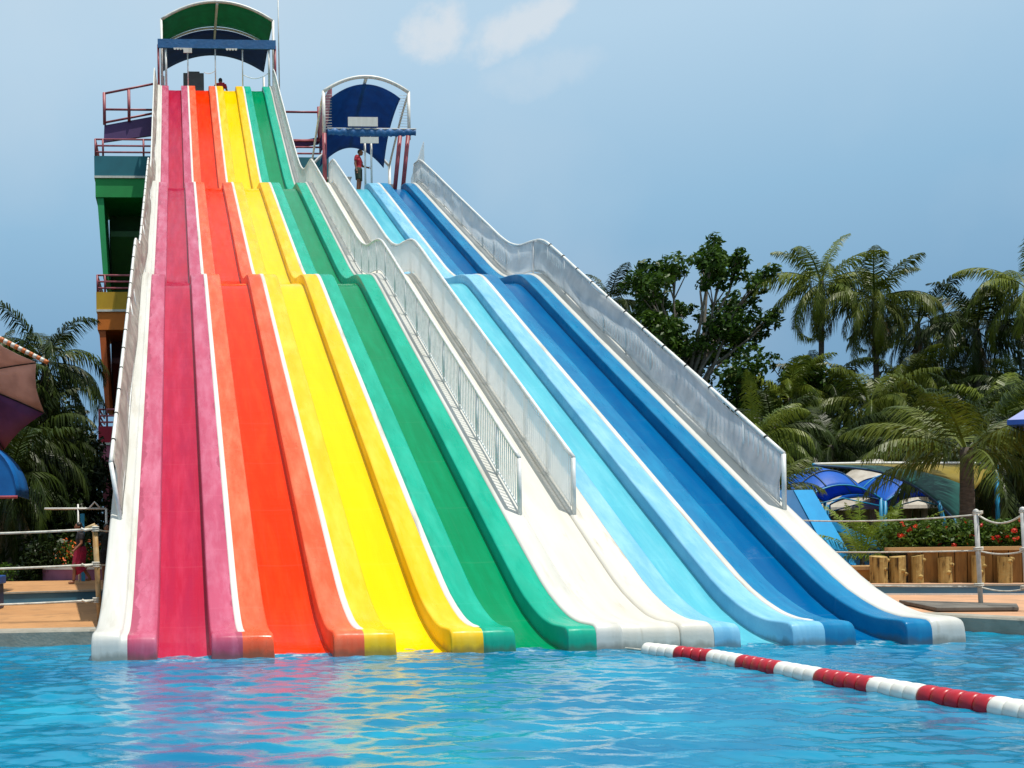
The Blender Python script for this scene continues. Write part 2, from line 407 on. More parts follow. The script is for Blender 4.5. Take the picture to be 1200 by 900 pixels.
XB = [-.42, 0, 1.352, 2.794, 4.224, 5.6, 6.63, 7.053, 8.437, 9.794, 10.22]
slide = thing('water_slide', 'tall four lane rainbow water slide of red, orange, yellow and green chutes with white walkway', 'water slide')
lane(slide, 'red', 'red lane with dusty pink ridges', XB[1], XB[2], 40.3, .33, .36)
lane(slide, 'orange', 'bright orange lane with salmon ridges', XB[2], XB[3], 40.3, .36, .36)
lane(slide, 'yellow', 'yellow lane with paler yellow ridges', XB[3], XB[4], 40.3, .37, .38)
lane(slide, 'green', 'green lane with turquoise green ridges', XB[4], XB[5], 40.3, .38, .34)
for x in XB[2:5]: stripe(slide, x, 40.3)
def edge(root, name, sec, y1, mat=None):
    return MB().grid(sweep(ridge_line(y1), sec)).build(name, mat or M['edgewhite'], root, True)
edge(slide, 'side_edge', [(-.42, -1.0), (-.42, -.03), (-.41, .025), (-.38, .045), (-.11, .045), (-.09, .04), (-.08, .01), (-.07, .0), (0, 0)], 40.6)
edge(slide, 'walkway', [(5.6, 0), (5.603, .018), (5.63, .03), (5.66, .02), (6.1, .016), (6.6, .016), (6.625, .0), (6.628, -.2)], 27.5, M['cream'])
edge(slide, 'side_edge', [(5.6, 0), (5.605, .02), (5.63, .034), (5.90, .034), (5.92, .02), (5.925, -.9)], 40.6)
# underside shell and pillars
def shell(root, x0, x1, y1):
    ys = stations(.3, y1)
    MB().grid([[(x0, y, max(prof(y)-.72, -.6)), (x1, y, max(prof(y)-.72, -.6))] for y in ys]).build('underside', M['concrete'], root)
shell(slide, -.415, 5.92, 40.6); 
def pillars(root, xs, ys, w=.22):
    for y in ys:
        for x in xs:
            cube('pillar', M['concrete'], x-w, x+w, y-w, y+w, -.5 if y < 1.8 else .05, prof(y)-.74, root)
pillars(slide, (.4, 2.8, 5.2), (4, 8, 12.5, 17, 21, 25.5, 30, 35, 39.5))
# top deck of the rainbow slide
cube('platform', M['concrete'], -.42, 6.3, 40.62, 46.5, 25.05, 25.38, slide)

blue = thing('water_slide', 'shorter two lane water slide of light blue and dark blue chutes beside the white walkway', 'water slide', (8.4, 0, 0))
lane(blue, 'light blue', 'pale turquoise lane with sky blue ridges', XB[7], XB[8], 26.7, .32, .40)
lane(blue, 'dark blue', 'dark blue lane', XB[8], XB[9], 26.7, .38, .31)
stripe(blue, XB[8], 26.7)
edge(blue, 'side_edge', [(6.634, -.3), (6.636, -.01), (6.66, .02), (6.70, .028), (6.98, .028), (7.02, .024), (7.05, .0)], 26.9, M['cream'])
edge(blue, 'side_edge', [(9.794, 0), (9.80, .012), (9.84, .028), (10.16, .028), (10.21, .012), (10.22, -.06), (10.22, -1.)], 26.9)
shell(blue, 6.64, 10.215, 26.9)
pillars(blue, (7.2, 9.6), (4, 8, 12.5, 17, 21, 25.5))
cube('platform', M['concrete'], 6.64, 10.3, 26.92, 34, 15.0, 15.3, blue)
for x in (7.2, 9.8):
    cube('pillar', M['concrete'], x-.2, x+.2, 33, 33.4, .05, 15.0, blue)
cube('threshold_box', M['galv'], 8.75, 9.3, 27.2, 27.5, 15.3, 15.62, blue, .02)

# ------------------------------------------------------------------ railings along the slides
def railing(label, X, y0, y1, h=.9, rail_mat='galv', bal=True, nb=10, sheet=None, sheet_y=None, wavy=0., top_r=.032, lean=0.):
    root = thing('railing', label, 'railing', (X, y0, prof(y0)))
    ys = stations(y0, y1)
    zt = lambda y: prof(y) + h
    MB().tube([(X + lean, y, zt(y)) for y in ys], top_r, 8).build('top_rail', M[rail_mat], root, True)
    MB().tube([(X, y, prof(y)+.12) for y in ys], .018, 6).build('bottom_rail', M['galv'], root, True)
    bay = 1.05; n = int(round((y1-y0)/bay)); bay = (y1-y0)/n
    for i in range(n+1):
        y = y0 + i*bay
        rr = .034 if i in (0, n) else .024
        MB().tube([(X, y, prof(y)), (X + lean, y, zt(y) - .01)], rr, 8).build('post', M['galv'], root, True)
    if bal:
        for i in range(n):
            mb = MB()
            for j in range(1, nb+1):
                y = y0 + (i + j/(nb+1))*bay
                mb.tube([(X, y, prof(y)+.12), (X, y, zt(y))], .0115, 4, False)
            mb.build('baluster_panel', M['baluster'], root)
    if sheet:
        for (sa, sb), sm in zip(sheet_y, sheet):
            sy = [y for y in np.arange(sa, sb, .1)]
            P = []
            for y in sy:
                row = []
                for k in range(13):
                    t = k/12
                    wv = wavy * (math.sin(y*1.5+t*3.2)*.5+math.sin(y*2.9-t*5)*.3+math.sin(y*.7+t*6)*.6) * math.sin(math.pi*min(1, .12+t*.88))
                    dip = 1 - .02*abs(math.sin(y*math.pi/bay))
                    row.append((X - .03*(1 if not lean else -1) + lean*t + wv, y, prof(y) + .05 + .03*math.sin(y*2.3) + (h*dip-.05)*t))
                P.append(row)
            MB().grid(P).build('sheeting', M[sm], root, True, thick=.006)
    return root
railing('pale baluster railing between the green lane and white walkway, open at its lower end', 5.85, 3.3, 40.2, sheet=['net'], sheet_y=[(17.5, 40.2)])
railing('grey netted railing on the right of the white walkway beside the light blue lane', 6.70, 3.3, 27.0, sheet=['net'], sheet_y=[(3.35, 27)])
ro = railing('white railing wrapped in wrinkled clear plastic on the outer side of the dark blue lane', 10.08, 3.35, 26.9, rail_mat='whitepipe', bal=True, nb=7, sheet=['tarp', 'film'], sheet_y=[(3.4, 13.95), (13.95, 26.8)], wavy=.07)
mb = MB()
for y in np.arange(3.8, 13.6, .82): mb.tube([(10.08, y-.012, prof(y)+.9), (10.08, y+.012, prof(y)+.92)], .038, 8)
mb.build('cable_tie', M['dark'], ro)
ro = railing('white railing with weathered dirty sheeting on the outer left edge of the red lane', -.26, 3.3, 40.2, h=.9, lean=-.13, rail_mat='whitepipe', bal=False, sheet=['sheet'], sheet_y=[(3.35, 40)], wavy=.045)
mb = MB()
for y in np.arange(3.9, 26, .8): mb.tube([(-.39, y-.012, prof(y)+.89), (-.39, y+.012, prof(y)+.91)], .04, 8)
mb.build('cable_tie', M['dark'], ro)

# ------------------------------------------------------------------ stair tower behind
tower = thing('stair_tower', 'tall open stair tower painted in rainbow bands behind the slide', 'tower', (-3.5, 41, .05))
X0, X1 = -3.55, 8.75
def tm(k, c, c2=None): M[k] = paint(k, c, c2, .6, 1.2, lo=.35, hi=.7, bump=.05); return M[k]
lv = [  # parapet z0,z1, beam z0,z1, column z0, colours, railing z
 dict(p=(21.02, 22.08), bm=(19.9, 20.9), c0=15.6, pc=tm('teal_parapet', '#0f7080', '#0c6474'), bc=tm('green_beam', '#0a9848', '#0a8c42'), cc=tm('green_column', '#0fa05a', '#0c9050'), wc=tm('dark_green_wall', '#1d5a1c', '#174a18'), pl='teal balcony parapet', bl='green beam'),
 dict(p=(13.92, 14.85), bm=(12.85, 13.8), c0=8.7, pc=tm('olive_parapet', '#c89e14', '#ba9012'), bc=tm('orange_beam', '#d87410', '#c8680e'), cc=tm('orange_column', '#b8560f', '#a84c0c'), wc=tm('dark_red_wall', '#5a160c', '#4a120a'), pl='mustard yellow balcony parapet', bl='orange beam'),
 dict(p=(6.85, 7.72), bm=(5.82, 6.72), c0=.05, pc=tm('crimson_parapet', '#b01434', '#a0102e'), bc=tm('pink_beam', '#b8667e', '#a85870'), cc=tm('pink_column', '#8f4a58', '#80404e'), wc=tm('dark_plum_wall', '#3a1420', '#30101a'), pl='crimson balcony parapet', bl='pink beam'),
]
for L in lv:
    z0, z1 = L['p']
    tag(cube('parapet', L['pc'], X0-.12, X1+.12, 40.9, 41.05, z0, z1, tower), L['pl'])
    for xx in (X0-.12, X1-.03): cube('parapet', L['pc'], xx, xx+.15, 41.06, 44.6, z0, z1, tower)
    cube('band', M['white'], X0-.13, X1+.13, 40.86, 44.62, L['bm'][1]+.002, z0-.002, tower)
    cube('landing', L['wc'], X0, X1, 41.1, 44.4, z0+.002, z0+.12, tower)
    tag(cube('beam', L['bc'], X0-.08, X1+.08, 40.93, 44.6, L['bm'][0], L['bm'][1], tower), L['bl'])
    zt, zb = L['bm'][0]-.002, L['c0']
    MB().hexa([(X0+.26, 41.0, zb), (X0+.5, 41.0, zb), (X0+.5, 44.5, zb), (X0+.26, 44.5, zb), (X0, 41.0, zt), (X0+.34, 41.0, zt), (X0+.34, 44.5, zt), (X0, 44.5, zt)]).build('column', L['cc'], tower)
    MB().hexa([(X1-.5, 41.0, zb), (X1-.26, 41.0, zb), (X1-.26, 44.5, zb), (X1-.5, 44.5, zb), (X1-.34, 41.0, zt), (X1, 41.0, zt), (X1, 44.5, zt), (X1-.34, 44.5, zt)]).build('column', L['cc'], tower)
    cube('back_wall', L['wc'], X0+.42, X1-.42, 44.0, 44.2, zb, zt, tower)
    # stair flight underside inside the opening
    MB().hexa([(X0+.6, 42.2, zb+2.6), (X1-.6, 42.2, zb+2.6), (X1-.6, 43.9, zb+.2), (X0+.6, 43.9, zb+.2), (X0+.6, 42.2, zb+2.9), (X1-.6, 42.2, zb+2.9), (X1-.6, 43.9, zb+.5), (X0+.6, 43.9, zb+.5)]).build('stair_flight', L['wc'], tower)
    for k in range(3):
        z = z1 + .22 + .34*k
        MB().tube([(X0-.05, 40.95, z), (X1+.05, 40.95, z)], .05, 8).build('handrail', M['rail_pink'], tower, True)
        MB().tube([(X0-.05, 40.95, z), (X0-.05, 44.5, z)], .05, 8).build('handrail', M['rail_pink'], tower, True)
    for x in (X0-.05, X0+.35, X0+2.5, X0+5.5, X1-2.3, X1+.05):
        MB().tube([(x, 40.95, z1), (x, 40.95, z1+.92)], .055, 8).build('rail_post', M['rail_red'], tower, True)
pur = tm('purple_parapet', '#53356e', '#4a2f64')
p = MB().prism([(X0+.38, 41.2, 22.95), (-.45, 41.2, 23.35), (-.45, 41.2, 24.35), (X0+.42, 41.2, 23.83)], (0, 0, 0), (0, .15, 0)).build('parapet', pur, tower); tag(p, 'purple sloping stair parapet')
p = MB().prism([(6.4, 41.2, 22.6), (X1-.35, 41.2, 22.95), (X1-.35, 41.2, 23.3), (6.4, 41.2, 22.9)], (0, 0, 0), (0, .15, 0)).build('parapet', pur, tower); tag(p, 'purple sloping stair parapet')
for a, b in (((X0+.42, 25.5), (-.5, 26.05)), ((X0+.5, 24.66), (-.5, 24.66)), ((X0+.42, 23.95), (-.5, 24.48)), ((6.4, 24.62), (X1-.3, 24.62)), ((6.4, 23.1), (X1-.3, 23.1))):
    MB().tube([(a[0], 41.15, a[1]), (b[0], 41.15, b[1])], .06, 8).build('handrail', M['rail_red'], tower, True)
for x, za, zb in ((X0+.44, 23.85, 25.55), (X0+1.75, 24.05, 25.7), (X1-.35, 23.0, 24.9)):
    MB().tube([(x, 41.15, za), (x, 41.15, zb)], .085, 8).build('rail_post', M['rail_red'], tower, True)
p = MB().prism([(X1-.37, 41.1, 23.05), (X1-.1, 38.6, 23.3), (X1-.1, 38.6, 24.9), (X1-.37, 41.1, 24.65)], (0, 0, 0), (.08, 0, 0)).build('side_panel', M['rail_pink'], tower)
MB().prism([(X1-.36, 41.1, 22.4), (X1-.09, 38.6, 22.6), (X1-.09, 38.6, 23.28), (X1-.36, 41.1, 23.03)], (0, 0, 0), (.08, 0, 0)).build('side_panel', pur, tower)

# ------------------------------------------------------------------ canopies over the starts
def arch(x0, x1, zs, rise, n=24):
    return [(x0+(x1-x0)*i/n, zs + rise*(1-(2*i/n-1)**2)) for i in range(n+1)]
M['cgreen'] = clothmat('green_canvas', '#0a8a64', '#0a7c5a', .45, .6, .15, 3)
M['cblue'] = clothmat('navy_canvas', '#123e7e', '#0e3670', .3, .6, .15, 3)
M['croyal'] = clothmat('royal_blue_canvas', '#0a5fa4', '#0a5494', .5, .6, .2, 2)
M['valblue'] = clothmat('teal_blue_valance', '#13619c', '#10568c', .1, .5, .2, 6)
can = thing('canopy', 'arched green and navy fabric canopy over the top of the rainbow slide', 'canopy', (2.95, 40.2, 25.38))
cx0, cx1 = .0, 5.9
a = arch(cx0, cx1, 29.0, .98)
MB().tube([(x, 40.2, z) for x, z in a], .075, 8).build('arch_pipe', M['whitepipe'], can, True)
MB().grid([[(x, y, z-.06+.10*(y-40.2)) for x, z in a] for y in np.linspace(40.25, 43.1, 8)]).build('roof_fabric', M['cgreen'], can, True, thick=.02)
a2 = arch(cx0, cx1, 28.9, .96)
MB().grid([[(x, y, z+.18) for x, z in a2] for y in np.linspace(43.15, 46.0, 8)]).build('roof_fabric', M['cblue'], can, True, thick=.02)
for y in (43.12, 46.05): MB().tube([(x, y, z+.26) for x, z in a2], .06, 8).build('arch_pipe', M['whitepipe'], can, True)
MB().tube([(2.95, y, 29.87+.05*(y-40)) for y in np.linspace(40.2, 46.05, 6)], .075, 8).build('ridge_pipe', M['whitepipe'], can, True)
for x in (cx0, cx1):
    for y in (40.2, 46.05):
        MB().tube([(x, y, 25.38), (x, y, 29.02 if y < 41 else 28.8)], .07, 8).build('post', M['whitepipe'], can, True)
# front beam with red posts
MB().box(-.2, 5.98, 39.72, 39.80, 27.28, 27.74).build('valance', M['valblue'], can)
for x in (-.17, 5.95):
    MB().tube([(x, 39.85, 25.3), (x, 39.85, 27.5)], .06, 8).build('post', M['rail_red'], can, True)
for x in (.22, 5.62):
    MB().tube([(x, 39.85, 25.3), (x, 39.85, 27.5)], .06, 8).build('post', M['galv'], can, True)
for x in (1.36, 2.80, 4.23):
    MB().tube([(x, 39.9, 25.4), (x, 39.9, 27.3)], .035, 8).build('post', M['galv'], can, True)
for xa in (.62, 3.35):
    mb = MB()
    for k in range(4):
        c0 = xa + k*.15
        mb.add([(c0, 39.705, 27.275), (c0+.15, 39.705, 27.275), (c0+.13, 39.705, 27.19), (c0+.075, 39.705, 27.16), (c0+.02, 39.705, 27.19)], [(0, 1, 2, 3, 4)])
    mb.build('scalloped_trim', M['white'], can, thick=.01)
for xa, xb, zz in ((2.2, 2.8, 26.1), (4.23, 5.6, 26.0)):
    MB().tube([(xa+(xb-xa)*t, 39.9, zz-.5*math.sin(math.pi*t)*.5*(xb-xa)/1.4+.1*t) for t in np.linspace(0, 1, 9)], .018, 6).build('chain', M['galv'], can, True)
s = cube('sign', M['white'], 1.14, 1.58, 39.66, 39.69, 27.0, 27.25); tag(s, 'small blank white sign hanging under the blue beam above the red lane', 'sign')
g = thing('cabinet', 'dark grey cabinet with a raised lid at the top of the red lane', 'cabinet', (1.65, 41.0, 25.38))
M['cab'] = paint('grey_cabinet', '#4c5150', '#424746', .6)
cube('body', M['cab'], 1.12, 2.22, 40.9, 41.5, 25.38, 26.55, g, .02); cube('lid', M['cab'], 1.4, 2.0, 40.95, 41.45, 26.55, 26.66, g, .03)
ant = MB().tube([(6.27, 41, 24.5), (6.27, 41, 33)], .035, 8).build('antenna_pole', M['galv'], None, True)
tag(ant, 'thin tall pole rising beside the green canopy', 'pole')

can2 = thing('canopy', 'arched royal blue fabric canopy on red posts over the top of the blue slide', 'canopy', (8.2, 27.0, 15.3))
bx0, bx1 = 6.52, 9.92
a = arch(bx0, bx1, 19.18, .6)
MB().tube([(x, 27, z) for x, z in a], .07, 8).build('arch_pipe', M['whitepipe'], can2, True)
fab = []
def c2drop(t): return -1.45*t**1.3
for y in np.linspace(27.12, 30.5, 14):
    t = (y-27.12)/3.38
    row = []
    ins = .30 + .10*math.sin(math.pi*t)
    for i in range(25):
        u = i/24; x = bx0+ins+(bx1-bx0-2*ins)*u
        row.append((x, y, 18.98 + c2drop(t) + (.56+.3*t)*(1-(2*u-1)**2)))
    fab.append(row)
MB().grid(fab).build('roof_fabric', M['croyal'], can2, True, thick=.02)
MB().tube([(x, 30.7, z-1.5+.4*(1-((x-8.22)/1.7)**2)) for x, z in a], .06, 8).build('arch_pipe', M['whitepipe'], can2, True)
MB().tube([(8.22, 27+3.6*t, 19.70+c2drop(t)+.32*t) for t in np.linspace(0, 1, 10)], .07, 8).build('ridge_pipe', M['whitepipe'], can2, True)
for x in (bx0, bx1):
    MB().tube([(x, 27, 17.3), (x, 27, 19.2)], .065, 8).build('post', M['whitepipe'], can2, True)
    MB().tube([(x, 30.7, 15.3), (x, 30.7, 17.7)], .065, 8).build('post', M['whitepipe'], can2, True)
    MB().tube([(x, 27+3.7*t, 19.15+c2drop(t)) for t in np.linspace(0, 1, 8)], .045, 8).build('side_pipe', M['whitepipe'], can2, True)
for x in (bx0+.0, bx1-.62, bx1-.3):
    MB().tube([(x + (.25 if x > 9 else 0), 26.95, 17.5), (x, 26.95, 15.3)], .085, 8).build('post', M['rail_red'], can2, True)
MB().tube([(bx0+.1, 26.75, 17.62), (bx1+.22, 26.75, 17.62)], .03, 8).build('valance_pipe', M['whitepipe'], can2, True)
P = []
for k in range(5):
    row = []
    for i in range(61):
        u = i/60; row.append((bx0+.1+(bx1-bx0+.1)*u, 26.75-.05*math.sin(k/4*3)+.03*math.sin(u*60), 17.62 - (.36-.06*abs(math.sin(u*44)))*k/4*(.75+.25*math.sin(math.pi*u))))
    P.append(row)
MB().grid(P).build('valance', M['valblue'], can2, True, thick=.015)
mb = MB()
for i in range(13):
    z = 17.7 + 1.35*i/12
    mb.tube([(bx0, 27, z), (bx0+.35, 27.2, z+.1)], .008, 4); mb.tube([(bx1, 27, z), (bx1-.35, 27.2, z+.1)], .008, 4)
mb.build('lacing', M['galv'], can2)
for z0, z1, xa, xb, l in ((17.68, 18.04, 7.42, 8.6, 'wide blank white board fixed above the valance of the blue canopy'), (17.02, 17.26, 7.9, 8.62, 'small blank white board below the valance of the blue canopy')):
    tag(cube('sign', M['white'], xa, xb, 26.66, 26.69, z0, z1), l, 'sign')
for x in (8.13, 8.38):
    tag(MB().tube([(x, 26.95, 15.3), (x, 26.95, 17.45)], .04, 8).build('pole', M['whitepipe'], None, True), 'thin white pole %s' % ('touching the man in red at the blue slide start' if x < 8.2 else 'on the right, second from the man in red'), 'pole')
bn = thing('bin', 'pale grey bin beside the man in the red shirt', 'bin', (7.45, 28.0, 15.3))
MB().hexa([(7.28, 27.8, 15.3), (7.62, 27.8, 15.3), (7.62, 28.1, 15.3), (7.28, 28.1, 15.3), (7.2, 27.75, 16.05), (7.7, 27.75, 16.05), (7.7, 28.15, 16.05), (7.2, 28.15, 16.05)]).build('body', M['galv'], bn)
cube('lid', M['whitepipe'], 7.17, 7.73, 27.72, 28.18, 16.052, 16.1, bn, .01)
# gate wing beside the right post
wg = MB().prism([(9.95, 26.95, 15.35), (10.28, 26.2, 15.1), (10.28, 26.2, 16.9), (9.95, 26.95, 15.75)], (0, 0, 0), (.03, 0, 0)).build('side_gate', M['net'])
tag(wg, 'pale triangular gate panel at the top of the right outer railing', 'gate')

# ------------------------------------------------------------------ ground, pool, decks
pool = [(-14, 1.85), (10.35, 1.85), (11.15, 1.62), (11.6, .7), (13.6, -5.2), (14.5, -24), (-14, -24)]
bm = bmesh.new()
def loop(pts, z):
    vs = [bm.verts.new((x, y, z)) for x, y in pts]
    return [bm.edges.new((vs[i], vs[(i+1) % len(vs)])) for i in range(len(vs))]
es = loop([(-900, -900), (900, -900), (900, 900), (-900, 900)], .05) + loop(pool, .05)
bmesh.ops.triangle_fill(bm, edges=es, use_beauty=True)
for f in bm.faces:
    if f.normal.z < 0: f.normal_flip()
me = bpy.data.meshes.new('ground'); bm.to_mesh(me); bm.free()
tag(link('ground', me, M['grass']), kind='structure')

def slab(name, poly, z0, z1, mat):
    o = MB().prism([(x, y, 0) for x, y in poly], (0, 0, z0), (0, 0, z1)).build(name, mat); return tag(o, kind='structure')
slab('pool_deck', [(-14, 2.2), (5, 2.2), (5, 9.6), (-.5, 8.79), (-2.79, 8.16), (-14, 5.1)], .06, .2, M['deck'])
slab('pool_deck', [(5.002, 2.2), (10.5, 2.2), (11.35, 1.95), (11.95, .8), (13.95, -5.1), (14.85, -24), (34, -24), (34, -.8), (16.01, 5.6), (13.74, 6.4), (10.4, 7.58), (5.002, 9.6)], .06, .2, M['pinkdeck'])
slab('upper_deck', [(-14, 5.12), (-2.79, 8.19), (-.5, 8.82), (5, 9.63), (5, 15.2), (-14, 15.2)], .06, .43, M['deck'])
slab('upper_deck', [(5.004, 9.63), (10.4, 7.61), (13.75, 6.43), (16.02, 5.63), (34, -.77), (34, 16), (5.004, 16)], .06, .37, M['pinkdeck'])
# tiled risers with pale lips
def riser(pts, z0, z1, w=.05):
    mb = MB(); mc = MB(); md = MB()
    for (xa, ya), (xb, yb) in zip(pts[:-1], pts[1:]):
        dx, dy = xb-xa, yb-ya; l = math.hypot(dx, dy); n = Vector((dy/l, -dx/l, 0)) * w
        A = Vector((xa, ya, 0)); B = Vector((xb, yb, 0))
        mb.hexa([A+Vector((0, 0, z0+.03)), B+Vector((0, 0, z0+.03)), B+n*.4*0+Vector((0, 0, z0+.03))-n*.3, A-n*.3+Vector((0, 0, z0+.03)),
                 A+Vector((0, 0, z1-.02)), B+Vector((0, 0, z1-.02)), B-n*.3+Vector((0, 0, z1-.02)), A-n*.3+Vector((0, 0, z1-.02))])
        mc.hexa([A+n+Vector((0, 0, z0-.05)), B+n+Vector((0, 0, z0-.05)), B-n*.3+Vector((0, 0, z0-.05)), A-n*.3+Vector((0, 0, z0-.05)),
                 A+n+Vector((0, 0, z0+.028)), B+n+Vector((0, 0, z0+.028)), B-n*.3+Vector((0, 0, z0+.028)), A-n*.3+Vector((0, 0, z0+.028))])
        md.hexa([A+n*.5+Vector((0, 0, z1-.018)), B+n*.5+Vector((0, 0, z1-.018)), B-n*2.5+Vector((0, 0, z1-.018)), A-n*2.5+Vector((0, 0, z1-.018)),
                 A+n*.5+Vector((0, 0, z1+.012)), B+n*.5+Vector((0, 0, z1+.012)), B-n*2.5+Vector((0, 0, z1+.012)), A-n*2.5+Vector((0, 0, z1+.012))])
    tag(mb.build('tiled_riser', M['tealtile']), kind='structure'); tag(mc.build('kerb_lip', M['white']), kind='structure'); tag(md.build('step_edge', M['concrete']), kind='structure')
riser([(-14, 5.1), (-2.79, 8.16), (-.5, 8.79), (4.9, 9.6)], .2, .44)
riser([(5.1, 9.57), (10.4, 7.58), (13.74, 6.4), (16.01, 5.6), (33, -.42)], .2, .385)
# kerb round the pool
def offset_poly(pts, d):
    out = []
    n = len(pts)
    for i in range(n):
        a, b, c = Vector(pts[i-1]).to_2d(), Vector(pts[i]).to_2d(), Vector(pts[(i+1) % n]).to_2d()
        n1 = (b-a).normalized(); n2 = (c-b).normalized()
        o1 = Vector((-n1.y, n1.x)); o2 = Vector((-n2.y, n2.x))
        bis = (o1+o2).normalized(); out.append(b + bis * d / max(.3, bis.dot(o1)))
    return out
outp = offset_poly(pool, .42); inn = [Vector(p) for p in pool]
mb = MB()
k = len(pool)
vs = []
for a, b in zip(inn, outp):
    vs += [(a.x, a.y, -.6), (a.x, a.y, .185), (a.x + (b.x-a.x)*.06, a.y + (b.y-a.y)*.06, .212), (b.x, b.y, .212), (b.x, b.y, .07)]
fs = []
for i in range(k):
    j = (i+1) % k
    for q in range(4): fs.append((i*5+q, j*5+q, j*5+q+1, i*5+q+1))
mb.add(vs, fs); tag(mb.build('pool_kerb', M['concrete']), kind='structure')

# water: real wavelets on a fine sheet near the camera, coarser farther out
def waterheight(X, Y):
    H = np.zeros_like(X); r = np.random.default_rng(3)
    for i in range(80):
        lam = .14 * (.6/.14) ** r.random(); th = r.normal(math.pi/2 + .1, .42); kk = 2*math.pi/lam
        amp = .0070 * lam ** 1.0 / (1 + .5*lam); ph = r.random()*6.283
        ar = kk*(X*math.cos(th)+Y*math.sin(th)) + ph + .6*np.sin(X*1.7+i)+.5*np.sin(Y*1.3-i*2); H += amp * .55 * (np.sin(ar) - .28*np.cos(2*ar))
    return H
xs = np.concatenate([np.arange(-13.98, -5.0, .15), np.arange(-5.0, 11, .03), np.arange(11, 14.6, .1)])
ys = np.concatenate([np.arange(-24, -10, .3), np.arange(-10, -6.9, .08), np.arange(-6.9, 2.1, .028)])
XX, YY = np.meshgrid(xs, ys); ZZ = waterheight(XX, YY) * np.clip((YY + 30)/10, 0, 1)
ny, nx = XX.shape
# keep the sheet inside the pool outline on the right
lim = np.interp(ys, [-24, -5.2, .7, 1.62, 2.2], [14.5, 13.6, 11.6, 11.15, 10.6]) + .1
XX = np.minimum(XX, lim[:, None])
verts = np.stack([XX, YY, ZZ], -1).reshape(-1, 3).astype(np.float32)
idx = np.arange(ny*nx).reshape(ny, nx)
fc = np.stack([idx[:-1, :-1], idx[:-1, 1:], idx[1:, 1:], idx[1:, :-1]], -1).reshape(-1, 4)
def npmesh(name, verts, faces):
    me = bpy.data.meshes.new(name); n = len(faces); k = faces.shape[1]
    me.vertices.add(len(verts)); me.vertices.foreach_set('co', np.asarray(verts, np.float32).ravel())
    me.loops.add(n*k); me.loops.foreach_set('vertex_index', np.asarray(faces, np.int32).ravel())
    me.polygons.add(n); me.polygons.foreach_set('loop_start', np.arange(n, dtype=np.int32)*k)
    me.update(calc_edges=True); return me
wm, nt, b = newmat('pool_water')
n1 = noise_node(nt, 1.1, 4, (1, 1.6, 1)); n2 = noise_node(nt, .35, 3)
c = mixc(nt, ramp(nt, n1.outputs['Fac'], .35, .65), lin('#007092'), lin('#008aa8'))
c = mixc(nt, ramp(nt, n2.outputs['Fac'], .35, .7), c, lin('#00608a'))
tco = nt.nodes.new('ShaderNodeTexCoord'); sp = nt.nodes.new('ShaderNodeSeparateXYZ'); nt.links.new(tco.outputs['Object'], sp.inputs[0])
fn = noise_node(nt, 9, 5, (.7, 1.3, 1), rough=.7)
band = nt.nodes.new('ShaderNodeMath'); band.operation = 'MULTIPLY'; nt.links.new(ramp(nt, sp.outputs['Y'], -.42, -.06), band.inputs[0]); nt.links.new(ramp(nt, fn.outputs['Fac'], .52, .62), band.inputs[1])
xb = nt.nodes.new('ShaderNodeMath'); xb.operation = 'MULTIPLY'; nt.links.new(band.outputs[0], xb.inputs[0]); nt.links.new(mixfac(nt, ramp(nt, sp.outputs['X'], 10.4, 9.8), 1.), xb.inputs[1])
xc = nt.nodes.new('ShaderNodeMath'); xc.operation = 'MULTIPLY'; nt.links.new(xb.outputs[0], xc.inputs[0]); nt.links.new(ramp(nt, sp.outputs['X'], -.5, -.3), xc.inputs[1]); xb = xc
c = mixc(nt, mixfac(nt, xb.outputs[0], .4), c, (.75, .8, .8))
nt.links.new(c, b.inputs['Base Color']); b.inputs['Roughness'].default_value = .015; b.inputs['IOR'].default_value = 1.38; b.inputs['Specular Tint'].default_value = (.2, .85, 1, 1)
bn = noise_node(nt, 22, 3, (1, 1.4, 1)); bp = nt.nodes.new('ShaderNodeBump'); bp.inputs['Strength'].default_value = .14; bp.inputs['Distance'].default_value = .02
nt.links.new(bn.outputs['Fac'], bp.inputs['Height']); nt.links.new(bp.outputs[0], b.inputs['Normal'])
tag(link('pool_water', npmesh('pool_water', verts, fc), wm, None, True), kind='structure')

# ------------------------------------------------------------------ floating lane rope
M['fred'] = paint('red_float', '#b01226', '#9a0f20', .35, 5, c3='#7a1820', s3=6, lo3=.6, hi3=.75)
M['fwhite'] = paint('white_float', '#e4e2da', '#d2cfc6', .4, 5, c3='#b5b2a6', s3=6, lo3=.62, hi3=.75)
rp = [Vector(p) for p in ((5.9, -.12, .03), (6.37, -1.19, .025), (6.52, -3.21, .025), (6.72, -4.74, .025), (7.05, -7.2, .025), (7.6, -10.5, .025))]
seg = [0]
for a_, b_ in zip(rp[:-1], rp[1:]): seg.append(seg[-1] + (b_-a_).length)
def ropeat(s):
    for i in range(len(rp)-1):
        if s <= seg[i+1] or i == len(rp)-2:
            t = (s-seg[i])/(seg[i+1]-seg[i]); return rp[i].lerp(rp[i+1], t), (rp[i+1]-rp[i]).normalized()
root = thing('lane_rope', 'floating lane rope of ribbed red and white discs lying on the pool water', 'lane rope', (5.9, -.12, 0))
MB().tube([ropeat(s)[0] for s in np.linspace(0, seg[-1], 40)], .015, 6).build('rope', M['ropewhite'], root, True)
def discmesh(rad, wd, rim):
    prof_ = [(.015, -wd*.5), (rad*rim, -wd*.5), (rad*(.6+.4*rim), -wd*.45), (rad*.98, -wd*.3), (rad, 0), (rad*.98, wd*.3), (rad*(.6+.4*rim), wd*.45), (rad*rim, wd*.5), (.015, wd*.5)]
    return MB().lathe(prof_, 22)
proto = {}
